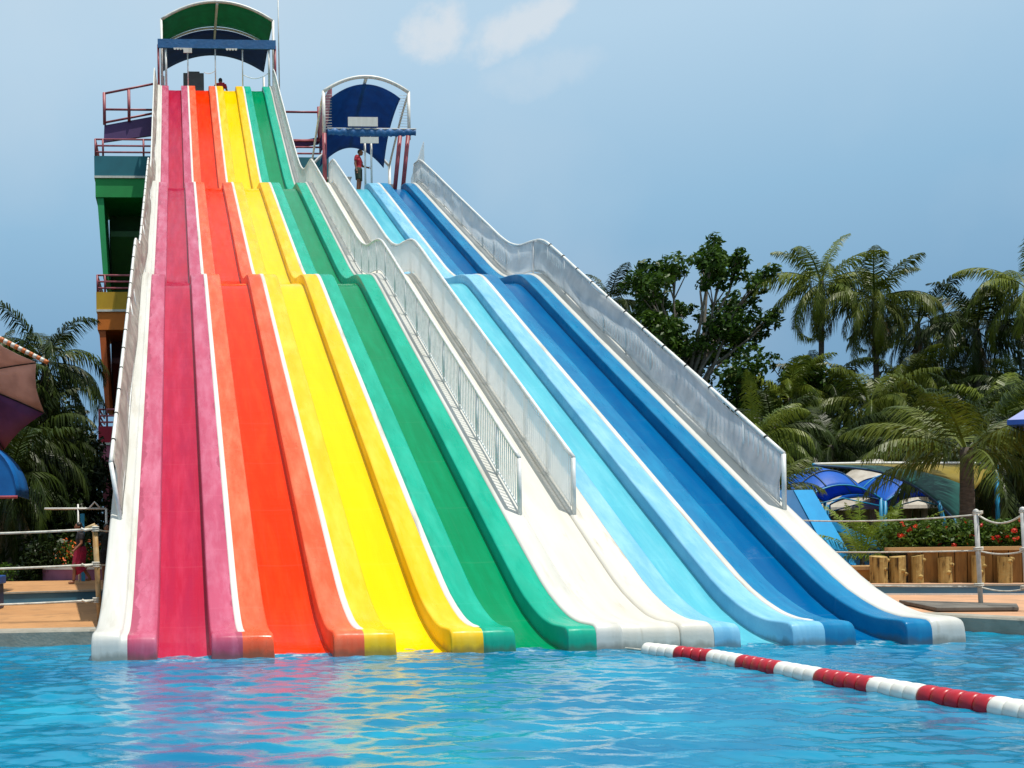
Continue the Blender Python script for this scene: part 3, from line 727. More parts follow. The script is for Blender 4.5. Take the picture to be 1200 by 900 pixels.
bounds = [(.30, 'w'), (.73, 'r'), (1.18, 'w'), (1.67, 'r'), (2.27, 'w'), (2.8, 'r'), (3.42, 'w'), (3.91, 'r'), (4.52, 'w'), (5.12, 'r'), (5.7, 'w'), (6.3, 'r'), (6.9, None)]
off = 0.
for (s0, c_), (s1, _) in zip(bounds[:-1], bounds[1:]):
    nd = max(3, int(round((s1-s0)/.118)))
    for i in range(nd):
        s = s0 + (s1-s0)*(i+.5)/nd - off
        pnt, dr = ropeat(s)
        if c_ not in proto:
            o = discmesh(.098 if c_ == 'r' else .098, .118, .80 if c_ == 'r' else .9).build('float_disc', M['fred' if c_ == 'r' else 'fwhite'], None, True); o.parent = root; proto[c_] = o
        else:
            o = proto[c_].copy(); col.objects.link(o)
        o.location = pnt - Vector(root.location); o.rotation_euler = dr.to_track_quat('Z', 'Y').to_euler(); o.scale = (1, 1, (s1-s0)/nd/.118)
        if c_ == 'r' and i == 0 and s0 < 1: o['label'] = 'red disc'

# ------------------------------------------------------------------ rope fences
def sag(a, b, d, n=14):
    a = Vector(a); b = Vector(b)
    return [a.lerp(b, i/n) - Vector((0, 0, d*4*(i/n)*(1-i/n))) for i in range(n+1)]
M['rust'] = paint('rusty_post', '#b9a27a', '#a07a44', .6, 3, lo=.4, hi=.6, c3='#7a5a34', s3=6, lo3=.6, hi3=.7)
M['post'] = paint('grey_white_post', '#c3c2bd', '#a9a8a3', .5, 5)
lf = thing('rope_fence', 'rusty post with three slack white ropes on the left pool edge', 'rope fence', (-.62, 3.46, .2))
pts = [(-.60, 3.46, .2), (-.66, 3.46, 1.66)]
MB().tube(pts, .042, 10).build('post', M['rust'], lf, True)
MB().tube([(-.8, 3.46, 1.60), (-.66, 3.46, 1.66), (-.655, 3.46, 1.6)], .03, 8).build('post_hook', M['rust'], lf, True)
for z, d_ in ((1.60, .03), (1.06, .02), (.52, .02)):
    MB().tube(sag((-.65, 3.44, z), (-3.6, 3.3, z-.04), d_), .02, 6).build('rope', M['ropewhite'], lf, True)
    MB().tube(sag((-.65, 3.44, z), (-.36, 4.4, z), d_), .012, 6).build('rope', M['ropewhite'], lf, True)
    mb = MB()
    for k in range(3): mb.tube([(-.65+.05*math.cos(t), 3.46+.05*math.sin(t), z-.03+.03*k) for t in np.linspace(0, 6.2, 10)], .014, 5)
    mb.tube([(-.69, 3.42, z), (-.80, 3.40, z-.02), (-.86, 3.4, z+.01)], .02, 5)
    mb.build('knot', M['ropewhite'], lf, True)
MB().tube([(-3.6, 3.3, .2), (-3.6, 3.3, 1.62)], .042, 10).build('post', M['rust'], lf, True)
rf = thing('rope_fence', 'two grey white posts carrying three slack ropes on the right pool deck', 'rope fence', (12.8, 2.83, .2))
rps = [(12.80, 2.83), (12.83, 2.03), (12.9, .6), (13.2, -1.6)]
for i, (x, y) in enumerate(rps):
    MB().tube([(x+.03, y, .2), (x-.03, y, 1.68)], .031, 10).build('post', M['post'], rf, True)
    MB().lathe([(.001, .03), (.025, .02), (.038, 0), (.038, -.02)], 10, (x-.03, y, 1.68)).build('post_cap', M['post'], rf, True)
for z in (1.62, 1.07, .52):
    MB().tube(sag((12.8, 2.83, z), (10.4, 6.0, z + (.15 if z > 1.5 else .05)), .12 if z > 1.5 else .04), .014, 6).build('rope', M['ropewhite'], rf, True)
    for a_, b_ in zip(rps[:-1], rps[1:]):
        MB().tube(sag((*a_, z), (*b_, z), .14 if z > 1.5 else .05), .014, 6).build('rope', M['ropewhite'], rf, True)
    for x, y in rps: MB().tube([(x+.055*math.cos(t), y+.055*math.sin(t), z+.004*t) for t in np.linspace(0, 12, 20)], .014, 5).build('knot', M['ropewhite'], rf, True)
sb = MB().hexa([(11.55, 2.12, .215), (12.65, 1.95, .215), (13.2, 2.6, .215), (12.3, 3.85, .215), (11.55, 2.12, .27), (12.65, 1.95, .27), (13.2, 2.6, .27), (12.3, 3.85, .27)]).build('drain_board', paint('grey_board', '#6a655d', '#524d46', .8, 3), bevel=.01)
tag(sb, 'dark grey weathered board lying flat on the deck below the right rope fence', 'board')

# ------------------------------------------------------------------ planter wall, logs, hedge
M['ochre'] = paint('ochre_plaster', '#b3823c', '#a47434', .8, 2); M['ochrecap'] = paint('ochre_cap', '#c09a68', '#b08a58', .8, 2)
A = Vector((15.1, 7.24, 0)); D = Vector((.91, -.415, 0)).normalized(); N = Vector((.415, .91, 0)).normalized()
pw = thing('planter_wall', 'brown wooden planter wall of upright boards in front of the flowering hedge', 'planter', (15.1, 7.24, .37))
wall_len = 5.0; x = 0; mb = MB()
while x < wall_len:
    wd = .2 + .12*random.random(); j = .012*random.random()
    a0 = A + D*(x+.008) + N*(.1+j); b0 = A + D*(x+wd-.008) + N*(.1+j); z1 = 1.0
    mb.hexa([a0+Vector((0,0,.37)), b0+Vector((0,0,.37)), b0+N*.06+Vector((0,0,.37)), a0+N*.06+Vector((0,0,.37)), a0+Vector((0,0,z1)), b0+Vector((0,0,z1)), b0+N*.06+Vector((0,0,z1)), a0+N*.06+Vector((0,0,z1))]); x += wd
mb.build('board_panel', M['plank'], pw)
a0 = A + D*-.35 + N*.02; b0 = A + D*wall_len + N*.02
MB().hexa([p+Vector((0,0,z)) for z in (1.003, 1.075) for p in (a0, b0, b0+N*.3, a0+N*.3)]).build('cap_board', M['ochrecap'], pw)
a0 = A + D*.02 + N*.17; b0 = A + D*wall_len + N*.17
MB().hexa([p+Vector((0,0,z)) for z in (.37, .95) for p in (a0, b0, b0+N*2.2, a0+N*2.2)]).build('soil', paint('soil', '#3a2d20', '#2c2218', .95, 3), pw)
def logpost(t, r, h, n_, label):
    c = A + D*t - N*.02
    pr = []; mb = MB(); n = 18; rows = 10; vs = []
    for i in range(rows+1):
        z = .37 + h*i/rows
        for j in range(n):
            an = 2*math.pi*j/n
            rr = r*(1+.06*math.sin(3*an+n_)+.04*math.sin(7*an+n_*2+z*3)+.03*random.random())
            vs.append((c.x+rr*math.cos(an), c.y+rr*math.sin(an), z + (.02*math.sin(an+n_) if i == rows else 0)))
    fs = [(i*n+j, i*n+(j+1) % n, (i+1)*n+(j+1) % n, (i+1)*n+j) for i in range(rows) for j in range(n)] + [tuple(range(rows*n, rows*n+n))]
    mb.add(vs, fs)
    th = thing('log_post', label, 'log post', (c.x, c.y, .37), 'log posts along the planter wall')
    mb.build('log', M['log'], th)
    kb = MB()
    for q in range(2):
        an = -1.2 - .8*random.random() + (q*.9); z = .5 + .35*random.random()
        kb.lathe([(.0, .05), (.025, .045), (.04, .02), (.045, -.02)], 8, (0, 0, 0))
        ln = len(kb.v); pos = Vector((c.x+r*.95*math.cos(an), c.y+r*.95*math.sin(an), z))
        for i in range(ln-32, ln):
            v = Vector(kb.v[i]); dirn = Vector((math.cos(an), math.sin(an), 0)); tx = Vector((0, 0, 1)); ty = dirn.cross(tx)
            kb.v[i] = tuple(pos + dirn*v.z + tx*v.x + ty*v.y)
    kb.build('knot', M['log'], th, True)
for i, (t, r, h, l) in enumerate([(-.52, .15, .53, 'widest log post at the left end of the row, split in front'), (-.2, .135, .53, 'log post pressed against the widest one at the left end'), (.13, .10, .54, 'slim log post with two knots, third from the left end'),
                            (.58, .115, .50, 'log post with a dark crack, left of the near rope fence post'), (1.12, .105, .52, 'log post just right of the near rope fence post'), (1.55, .115, .50, 'log post nearest the right edge of the photo'), (2.1, .13, .58, 'log post beyond the right edge, last of the row')]):
    if i < 6: logpost(t, r, h, i, l)
lp = thing('low_planter', 'low orange plastered planter left of the log posts', 'planter', (14.75, 8.2, .37))
a0 = Vector((14.1, 8.75, 0)); b0 = Vector((15.3, 8.2, 0))
MB().hexa([p+Vector((0,0,z)) for z in (.37, .6) for p in (a0, b0, b0+N*.9, a0+N*.9)]).build('body', M['ochre'], lp)
a1 = a0-N*.04-D*.04; b1 = b0-N*.04+D*.04
MB().hexa([p+Vector((0,0,z)) for z in (.602, .68) for p in (a1, b1, b1+N*.98, a1+N*.98)]).build('cap', M['ochrecap'], lp)

def leafcloud(centers, radii, n, size, seed=1, shell=.55, flat=0.):
    """leaf shaped quads scattered through ellipsoid clumps"""
    r = np.random.default_rng(seed); centers = np.array(centers, float); radii = np.array(radii, float)
    if radii.ndim == 1: radii = np.repeat(radii[:, None], 3, 1)
    vol = radii.prod(1)**.66; pk = r.choice(len(centers), n, p=vol/vol.sum())
    dr = r.normal(size=(n, 3)); dr /= np.linalg.norm(dr, axis=1)[:, None]
    rad = shell + (1-shell)*r.random(n)**.6; rad = np.where(r.random(n) < .25, r.random(n), rad)
    P = centers[pk] + dr*radii[pk]*rad[:, None]
    nrm = dr*.7 + r.normal(size=(n, 3))*.7 + np.array([0, 0, .5]); nrm /= np.linalg.norm(nrm, axis=1)[:, None]
    t = np.cross(nrm, r.normal(size=(n, 3))); t /= np.linalg.norm(t, axis=1)[:, None]; bt = np.cross(nrm, t)
    s = size*(.6+.8*r.random(n))[:, None]
    V = np.stack([P - t*s*.5, P + bt*s*.24 + nrm*s*.06, P + t*s*.5 - nrm*s*.12, P - bt*s*.24 + nrm*s*.06], 1).reshape(-1, 3)
    return V, np.arange(n*4).reshape(n, 4)
def leafobj(name, mat, centers, radii, n, size, seed=1, parent=None, **k):
    V, Fc = leafcloud(centers, radii, n, size, seed, **k); off_ = origin(parent)
    return link(name, npmesh(name, V - np.array(off_), Fc), mat, parent)

hd = thing('hedge', 'clipped green hedge dotted with red flowers above the wooden planter', 'hedge', (16.6, 7.6, .95))
cs = []; rs = []
for i in range(46):
    t = -.15 + 5.0*i/45; c = A + D*t + N*(.55+.35*random.random()); cs.append((c.x, c.y, 1.25+.08*random.random())); rs.append((.3, .35, .3+.12*random.random()))
leafobj('foliage', M['hedge'], cs, rs, 12000, .09, 5, hd)
fc_ = []; r_ = []
for i in range(90):
    t = -.1 + 4.9*random.random() ** .9; c = A + D*t + N*(.2+.4*random.random()); fc_.append((c.x, c.y, 1.1+.5*random.random())); r_.append(.02+.035*random.random())
leafobj('flowers', M['flower'], fc_, r_, 1300, .05, 6, hd)

# ------------------------------------------------------------------ blue play slide wedge, kid slide, tents, sail, hut, roof
M['skyblue'] = paint('sky_blue_paint', '#1e9ad6', '#1b8fcb', .4, 1.5); M['deepblue'] = paint('deep_blue_paint', '#0d5f93', '#0b5585', .5, 1.5)
wd = thing('play_slide', 'bright blue leaning play slide wall behind the dark blue lane', 'slide', (14.8, 10, .37))
pl = [(14.5, 10, .37), (15.85, 10, .37), (15.05, 10, 2.36), (14.62, 10, 2.36), (13.9, 10, 1.0)]
MB().prism([(14.78, 10.4, 2.40), (15.24, 10.4, 2.40), (15.62, 9.25, .37), (15.1, 9.25, .37)], (0, 0, 0), (0, .25, -.05)).build('front_rail', M['skyblue'], wd)
MB().prism([(13.6, 10.45, 2.40), (14.775, 10.42, 2.40), (15.095, 9.3, .37), (13.6, 9.3, .37)], (0, 0, 0), (0, .9, 0)).build('side_wall', M['deepblue'], wd)

ks = thing('play_slide', 'small teal child slide half hidden behind the yellow green potted palms', 'slide', (16.9, 11, .37))
MB().prism([(15.6, 11, 1.72), (15.75, 11, 1.86), (17.75, 11, .95), (17.75, 11, .8)], (0, 0, 0), (0, .12, 0)).build('side_rail', M['skyblue'], ks)
MB().prism([(15.6, 11.8, 1.72), (15.75, 11.8, 1.86), (17.75, 11.8, .95), (17.75, 11.8, .8)], (0, 0, 0), (0, .12, 0)).build('side_rail', M['skyblue'], ks)
MB().prism([(15.6, 11.12, 1.70), (15.6, 11.12, .37), (17.9, 11.12, .37), (17.75, 11.12, .78)], (0, 0, 0), (0, .68, 0)).build('chute', M['deepblue'], ks)
M['tent'] = clothmat('blue_tent_cloth', '#0c70dc', '#0c64cc', .45, .5, .2, 2)
M['tealpole'] = paint('teal_pole', '#1687b4', '#12769e', .45, 3); M['tealdark'] = paint('dark_teal_pole', '#0e3f66', '#0b3558', .5, 3)
def tent(x0, x1, y0, y1, ze, zr, label):
    root = thing('shade_tent', label, 'tent', ((x0+x1)/2, (y0+y1)/2, .05)); n = 20; P = []
    for j in range(n+1):
        v = j/n; row = []
        for i in range(n+1):
            u = i/n; su = 1-(2*u-1)**2; sv = 1-abs(2*v-1)**2.2
            row.append((x0+(x1-x0)*u, y0+(y1-y0)*v, ze + (zr-ze)*(.78*su*(.35+.65*sv) + .22*sv) + .26*su*(1-sv)*.6))
        P.append(row)
    MB().grid(P).build('cloth', M['tent'], root, True, thick=.015)
    for j, mm in ((0, 'tealpole'), (5, 'tealdark'), (10, 'tealpole'), (20, 'tealpole')): MB().tube([Vector(p)+Vector((0, -.02, .02)) for p in P[j]], .03, 6).build('arch_rib', M[mm], root, True)
    for i in (0, 6, 14, n): MB().tube([Vector(r[i])+Vector((0, 0, .02)) for r in P], .025, 6).build('long_rib', M['tealdark'], root, True)
    for x in (x0, x1):
        for y in (y0, y1): MB().tube([(x, y, .05), (x, y, ze+.05)], .055, 8).build('pole', M['tealpole'], root, True)
    for y in (y0, y1):
        MB().tube([(x0, y, ze-.22), ((x0+x1)/2, y, ze+.06), (x1, y, ze-.22)], .025, 6).build('brace', M['tealpole'], root, True)
tent(21.0, 23.6, 19.5, 22.3, 2.5, 3.65, 'left arched bright blue shade tent on teal poles beyond the slide')
tent(23.75, 26.0, 19.5, 22.3, 2.4, 3.4, 'right arched bright blue shade tent, partly under the green and yellow sail')
tent(18.6, 20.6, 22.0, 24.5, 2.2, 3.1, 'farthest blue shade tent, mostly hidden behind the blue play slide wall')
M['sailg'] = clothmat('green_sail', '#0a5248', '#08463e', .15, .5, .1, 2); M['saily'] = clothmat('yellow_sail', '#8f7c20', '#80701c', .2, .5, .1, 2)
sl_ = thing('shade_sail', 'large green and yellow arched shade sail on teal poles beside the foreground palm', 'shade sail', (21.5, 16, .05))
FA = [(18.0, 3.27), (19.62, 3.12), (20.64, 2.78), (21.44, 2.25), (22.05, 1.67)]; BA = [(19.7, 3.44), (21.7, 3.45), (23.2, 3.43), (24.4, 3.42), (25.5, 3.38)]
def lerpn(T, u):
    f = min(u*4, 3.9999); i = int(f); t = f-i
    def g(k): return Vector(T[min(max(k, 0), 4)])
    p0, p1, p2, p3 = g(i-1), g(i), g(i+1), g(i+2)
    return p1 + ((p2-p0)*t + (p0*2-p1*5+p2*4-p3)*t*t + (p1*3-p0-p2*3+p3)*t**3)*.5
def sailpt(u, v):    # u along the span, v from the front arch to the straight back edge
    a_ = lerpn(FA, u); b_ = lerpn(BA, u); p = a_.lerp(b_, v)
    return (p.x, 14.5+2.5*v, p.y + .22*math.sin(math.pi*v)*u)
def sailstrip(v0, v1): return [[sailpt(u, v0+(v1-v0)*k/6) for k in range(7)] for u in np.linspace(0, 1, 25)]
MB().grid(sailstrip(0, .42)).build('green_panel', M['sailg'], sl_, True, thick=.03)
MB().grid(sailstrip(.422, 1)).build('yellow_panel', M['saily'], sl_, True, thick=.03)
MB().tube([Vector(sailpt(u, 0)) for u in np.linspace(0, 1, 20)], .035, 6).build('arch_pipe', M['tealdark'], sl_, True)
MB().tube([Vector(sailpt(u, 1))+Vector((0, 0, .05)) for u in np.linspace(0, 1, 20)], .05, 6).build('edge_pipe', M['whitepipe'], sl_, True)
MB().tube([Vector(sailpt(0, v))+Vector((0, 0, .02)) for v in np.linspace(0, 1, 8)], .045, 6).build('end_pipe', M['tealpole'], sl_, True)
for u in (.4, .7): MB().tube([Vector(sailpt(u, v))-Vector((0, 0, .05)) for v in np.linspace(0, 1, 12)], .03, 6).build('cross_rib', M['tealdark'], sl_, True)
for x_ in (21.55, 22.0): MB().tube([(x_, 14.5, 2.25 if x_ < 21.8 else 1.75), (x_+.6, 14.5, .05)], .05, 8).build('leg', M['tealpole'], sl_, True)
MB().tube([(25.4, 17, 3.4), (25.5, 17, .05)], .06, 8).build('leg', M['tealpole'], sl_, True)
hut = thing('hut', 'pale grey conical roofed hut behind the blue tents', 'hut', (26.5, 24, .05))
M['hutroof'] = paint('grey_thatch', '#b9b3a8', '#a39c90', .85, 2); M['hutwall'] = paint('beige_hut_wall', '#a3977f', '#8f846e', .8, 2)
MB().lathe([(2.5, 2.2), (2.45, 2.32), (.5, 3.8), (.45, 3.85)], 24, (26.5, 24, .05)).build('roof', M['hutroof'], hut)
MB().lathe([(.56, 3.78), (.54, 3.92), (.42, 4.1), (.05, 4.14), (.001, 4.14)], 18, (26.5, 24, .05)).build('roof_cap', M['hutroof'], hut)
for k in range(8):
    an = k*math.pi/4+.2; MB().tube([(26.5+2.2*math.cos(an), 24+2.2*math.sin(an), .05), (26.5+2.2*math.cos(an), 24+2.2*math.sin(an), 2.9)], .1, 8).build('post', M['hutwall'], hut)
MB().lathe([(1.3, 0), (1.3, 2.6)], 20, (26.5, 24, .05)).build('wall', M['hutwall'], hut)
br = thing('pavilion', 'blue roofed pavilion with only its eave corner in view at the right edge', 'pavilion', (23, 12, .05))
M['roofblue'] = paint('blue_metal_roof', '#0f4fae', '#0c449a', .4, 1.2)
MB().hexa([(20.5, 11, 4.05), (25, 9.6, 4.05), (28.2, 12.4, 4.05), (23.7, 13.8, 4.05), (23.6, 11.6, 5.6), (24.8, 11.2, 5.6), (25.4, 11.8, 5.6), (24.2, 12.2, 5.6)]).build('roof', M['roofblue'], br)
MB().prism([(20.48, 10.99, 3.93), (25, 9.58, 3.93), (28.22, 12.4, 3.93), (23.7, 13.82, 3.93)], (0, 0, 0), (0, 0, .117)).build('fascia', M['roofblue'], br)
for x, y in ((22.6, 11.2), (25, 10.4), (26.6, 12.2), (24.4, 13)):
    MB().tube([(x, y, .05), (x, y, 3.93)], .08, 8).build('post', M['whitepipe'], br, True)

# ------------------------------------------------------------------ left side: umbrella, striped boom, awning, box, shower frame
M['umsal'] = clothmat('salmon_cloth', '#c6a89e', '#b4968c', .55, .6, .15, 3); M['umpur'] = clothmat('plum_cloth', '#84507a', '#74446c', .4, .6, .15, 3)
um = thing('umbrella', 'big tilted plum and salmon umbrella at the left edge of the photo', 'umbrella', (-3.9, 9.3, .43))
ax = Vector((-.12, .62, .78)).normalized(); ux = Vector((1, 0, 0)); ux = (ux - ax*ux.dot(ax)).normalized(); uy = ax.cross(ux)
ctr = Vector((-3.95, 9.1, 4.5))
for k in range(8):
    a0, a1 = k*math.pi/4+.39, (k+1)*math.pi/4+.39
    P = []
    for i in range(7):
        t = i/6; row = []
        for j in range(5):
            an = a0+(a1-a0)*j/4; rr = 1.85*t*math.cos(math.pi/8)/math.cos(an-(a0+a1)/2) * (1-.05*math.sin(math.pi*j/4)*t)
            row.append(ctr + ux*rr*math.cos(an) + uy*rr*math.sin(an) + ax*(.55*(1-t**1.3)))
        P.append(row)
    am = (a0+a1)/2; d_ = ux*math.cos(am)+uy*math.sin(am)
    o = MB().grid(P).build('panel', M['umsal'] if d_.z > .0 else M['umpur'], um, True, thick=.01)
    o['label'] = 'salmon panel' if d_.z > .0 else 'plum panel'
    MB().tube([r[0] - ax*.015 for r in P], .014, 6).build('rib', M['dark'], um, True)
MB().tube([(ctr + ax*.6), ctr - ax*.8, (-3.9, 9.3, 3.2), (-3.9, 9.3, .43)], .035, 8).build('pole', M['whitepipe'], um, True)
bo = thing('striped_boom', 'orange and white striped boom pole slanting down from the left edge', 'pole', (-5.4, 12.4, .43))
a0 = Vector((-5.4, 12.3, 7.25)); b0 = Vector((-2.45, 12, 5.72)); nb = 34
for c_, nm in (('#d8d6cf', 'white_band'), ('#c4703a', 'orange_band')):
    mb = MB()
    for i in range(nb):
        if (i % 2 == 0) == (nm == 'white_band'): mb.tube([a0.lerp(b0, i/nb), a0.lerp(b0, (i+1)/nb)], .085 - .001*i, 10)
    mb.build(nm, paint(nm, c_, None, .5, 6), bo, True)
MB().tube([(-5.4, 12.3, .43), (-5.4, 12.3, 7.35)], .1, 10).build('mast', M['whitepipe'], bo, True)
aw = thing('awning', 'rounded blue awning cut by the left edge under the umbrella', 'awning', (-4.2, 8.3, .43))
M['awblue'] = clothmat('awning_blue', '#1478c8', '#106ab8', .3, .5, .1, 2)
qx = [(-4.2 + 1.62*math.cos(t), 2.36 + 1.35*math.sin(t)**.9) for t in np.linspace(0, math.pi, 25)]
MB().grid([[(x, y, z) for x, z in qx] for y in np.linspace(8.0, 9.6, 4)]).build('hood', M['awblue'], aw, True, thick=.015)
MB().add([(x, 8.02, z) for x, z in qx], [tuple(range(25))]).build('end_panel', M['awblue'], aw, thick=.012)
MB().tube([(-5.85, 7.97, 2.33), (-2.55, 7.97, 2.33)], .03, 8).build('front_bar', M['rail_red'], aw, True)
for x in (-5.7, -3.3):
    MB().tube([(x, 8.6, .43), (x, 8.6, 3.1 if x > -4 else 2.4)], .04, 8).build('post', M['whitepipe'], aw, True)
bb = thing('storage_box', 'navy blue storage box with a lighter lid at the left edge', 'box', (-3.2, 7.0, .2))
cube('body', paint('navy_plastic', '#0c2350', '#0a1e46', .5, 2), -3.75, -2.72, 6.72, 7.28, .2, .66, bb, .02); cube('lid', paint('blue_lid', '#1a4a90', '#174280', .5, 2), -3.79, -2.68, 6.68, 7.32, .662, .82, bb, .02)
sh = thing('shower_frame', 'white pipe shower frame with a teal stand on the left deck', 'shower', (-1.98, 14.3, .43))
MB().tube([(-2.9, 14.3, 2.34), (-1.3, 14.3, 2.32)], .028, 8).build('cross_pipe', M['whitepipe'], sh, True)
MB().tube([(-2.03, 14.3, .43), (-2.03, 14.3, 2.45)], .022, 8).build('upright', M['whitepipe'], sh, True)
MB().tube([(-1.3, 14.3, .43), (-1.3, 14.3, 2.32)], .03, 8).build('upright', M['whitepipe'], sh, True)
cube('teal_stand', M['tealpole'], -1.98, -1.88, 14.34, 14.44, .43, 2.2, sh, .01)
MB().tube([(-1.75, 14.3, 2.33), (-1.6, 14.3, 2.5), (-1.45, 14.3, 2.33)], .025, 6).build('shower_head', M['whitepipe'], sh, True)
lw = thing('garden_wall', 'low curved pink garden wall behind the people on the left', 'wall', (-2.3, 15.6, .43))
mb = MB(); P0 = [Vector((-3.2+1.9*t, 15.9-.9*math.sin(t*1.6), 0)) for t in np.linspace(0, 1, 12)]
for a0, b0 in zip(P0[:-1], P0[1:]): mb.hexa([p+Vector((0, 0, z)) for z in (.05, .72) for p in (a0, b0, b0+Vector((0, .2, 0)), a0+Vector((0, .2, 0)))])
mb.build('wall_body', paint('pink_render', '#96607a', '#84546c', .8, 2), lw)
mb = MB()
for a0, b0 in zip(P0[:-1], P0[1:]): mb.hexa([p+Vector((0, 0, z)) for z in (.722, .79) for p in (a0-Vector((0, .03, 0)), b0-Vector((0, .03, 0)), b0+Vector((0, .23, 0)), a0+Vector((0, .23, 0)))])
mb.build('wall_cap', M['white'], lw)

# ------------------------------------------------------------------ vegetation
def frond_geo(base, az, elev, L, droop, seed, nl=42, leaf=.6, hang=.5, wid=1.):
    """one pinnate frond: curved rachis and two rows of narrow hanging leaflets"""
    r = np.random.default_rng(seed); n = 26
    h = np.array([math.cos(az), math.sin(az), 0.]); side = np.array([-math.sin(az), math.cos(az), 0.])
    pts = [np.array(base, float)]; tn = []; e = elev; ds = L/n
    for i in range(n):
        t = h*math.cos(e) + np.array([0, 0, math.sin(e)]); tn.append(t); pts.append(pts[-1] + t*ds)
        e -= droop*(.35 + 1.5*i/n)/n
    pts = np.array(pts); tn.append(tn[-1]); tn = np.array(tn)
    V = []; Fq = []
    def add(q):
        b = len(V); V.extend(q); Fq.append((b, b+1, b+2, b+3))
    for i in range(0, n, 2):
        j = min(i+2, n); w0 = .035*(1-i/n)*L/3+.006; w1 = .035*(1-j/n)*L/3+.006
        add([pts[i]-side*w0, pts[i]+side*w0, pts[j]+side*w1, pts[j]-side*w1])
    sway = r.normal(0, .1)
    for sgn in (-1, 1):
        for k in range(nl):
            s = .12 + .88*(k+.5*r.random())/nl; f = s*n; i = min(int(f), n-1); p = pts[i] + (pts[i+1]-pts[i])*(f-i); t = tn[i]
            up_ = np.cross(side, t)*-1; up_ = up_ if up_[2] > 0 else -up_
            ll = leaf*(math.sin(math.pi*min(1, (s*.88+.13)))**.55)*(.85+.3*r.random())*L/3.6
            if elev > 1.15: ll *= .6
            if r.random() < .05: continue
            yg = max(0., min(1., (elev-.5)/.7)); d = side*sgn*(.55+.25*yg) + t*(.5+.25*s) + up_*(.2*yg) + np.array([0, 0, -.12-.5*(1-yg)*hang]) + r.normal(0, .10, 3) + side*sway
            d /= np.linalg.norm(d)
            d2 = d + np.array([0, 0, -hang*(.7+.9*r.random())]); d2 /= np.linalg.norm(d2)
            m = p + d*ll*.5; e_ = m + d2*ll*.55
            wv = t*(.05*L/3.6)*wid; 
            add([p-wv*.5, p+wv*.5, m+wv*.75, m-wv*.75]); add([m-wv*.75, m+wv*.75, e_+wv*.08, e_-wv*.08])
    return V, Fq
def crown_mesh(name, seed, nf=22, L=3.6, lo=-55, hi=82, leaf=.75, hang=.7, nl=44, droop=1.5, wid=1.):
    r = np.random.default_rng(seed); V = []; Fq = []
    for k in range(nf):
        t = k/(nf-1); az = k*2.39996 + r.normal(0, .2); el = R(hi + (lo-hi)*t**.85 + r.normal(0, 6))
        v, f = frond_geo((.1*math.cos(az), .1*math.sin(az), -.25*t), az, el, L*(.82+.3*r.random())*(.75+.5*math.sin(math.pi*(.25+.6*t))), droop*(.7+.5*r.random())*(.65 if t < .2 else 1), seed*100+k, nl, leaf, hang, wid)
        b = len(V); V += v; Fq += [tuple(i+b for i in q) for q in f]
    return npmesh(name, np.array(V), np.array(Fq))
CR = [crown_mesh('crown', 11+i, 26, 3.5 + .15*i, -60, 71, .95, 1.1, 62, 2.15, .8) for i in range(4)]
CRL = [crown_mesh('crown', 31+i, 15, 4.2, 4, 68, 1.0, .8, 64, 1.3, .7) for i in range(3)]
CD = [crown_mesh('dead_fronds', 51+i, 9, 2.3, -80, -60, .8, .9, 30, .5, .6) for i in range(2)]
def palm(x, y, zc, label, v=0, lean=(0, 0), mat=None, rz=0., sc=1., group=None, dead=True, tr=.17, crowns=None, name='palm_tree', zg=.05):
    th = thing(name, label, 'palm tree', (x, y, zg), group); h = zc - zg
    pts = []; rr = []; n = 14
    for i in range(n+1):
        t = i/n; pts.append((x + lean[0]*(t-1)*(1-t)*2.2 + lean[0]*t*0, y + lean[1]*(t-1)*(1-t)*2, zg + h*t)); rr.append(tr*(1.5-.7*t**.5) if t < .15 else tr*(1.02-.32*t)*(1+.04*(i % 2)))
    MB().tube(pts, rr, 10).build('trunk', M['bark'], th, True)
    cset = crowns or CR
    c = bpy.data.objects.new('crown', cset[v % len(cset)]); col.objects.link(c); c.parent = th; c.location = (0, 0, h); c.rotation_euler = (random.uniform(-.1, .1), random.uniform(-.1, .1), rz); c.scale = (sc, sc, sc)
    if not cset[v % len(cset)].materials: cset[v % len(cset)].materials.append(M['palm'])
    if mat: c.material_slots[0].link = 'OBJECT'; c.material_slots[0].material = mat
    if dead:
        dm = CD[v % 2]; o = bpy.data.objects.new('dead_fronds', dm); col.objects.link(o); o.parent = th; o.location = (0, 0, h-.4); o.rotation_euler = (0, 0, rz+1); o.scale = (sc*.9,)*3
        if not dm.materials: dm.materials.append(M['palmdead'])
    return th
palm(35.6, 40, 15.2, 'tallest coconut palm standing clear against the sky right of the broadleaf tree', 0, (.4, 0), rz=.3, sc=.95)
palm(37.1, 38, 13.8, 'second tall coconut palm with a visible grey trunk, touching the tallest one', 1, (-.3, 0), rz=1.4, sc=.86)
palm(42.6, 42, 13.3, 'coconut palm with a thin ragged crown right of the touching pair', 2, rz=2.2, sc=.85, mat=M['palmdark'])
palm(41.0, 36, 11.7, 'tall coconut palm with upright fronds near the right edge', 3, rz=.9, sc=.85, mat=M['palmdark'])
palm(41.9, 34, 13.3, 'tall dark coconut palm cut by the right edge of the photo', 0, rz=4, sc=.9)
palm(37.2, 70, 21.5, 'small distant palm peeping over the clear plastic railing', 1, rz=2, sc=1.1, mat=M['palmdark'])
G = 'coconut palms in the dense grove'
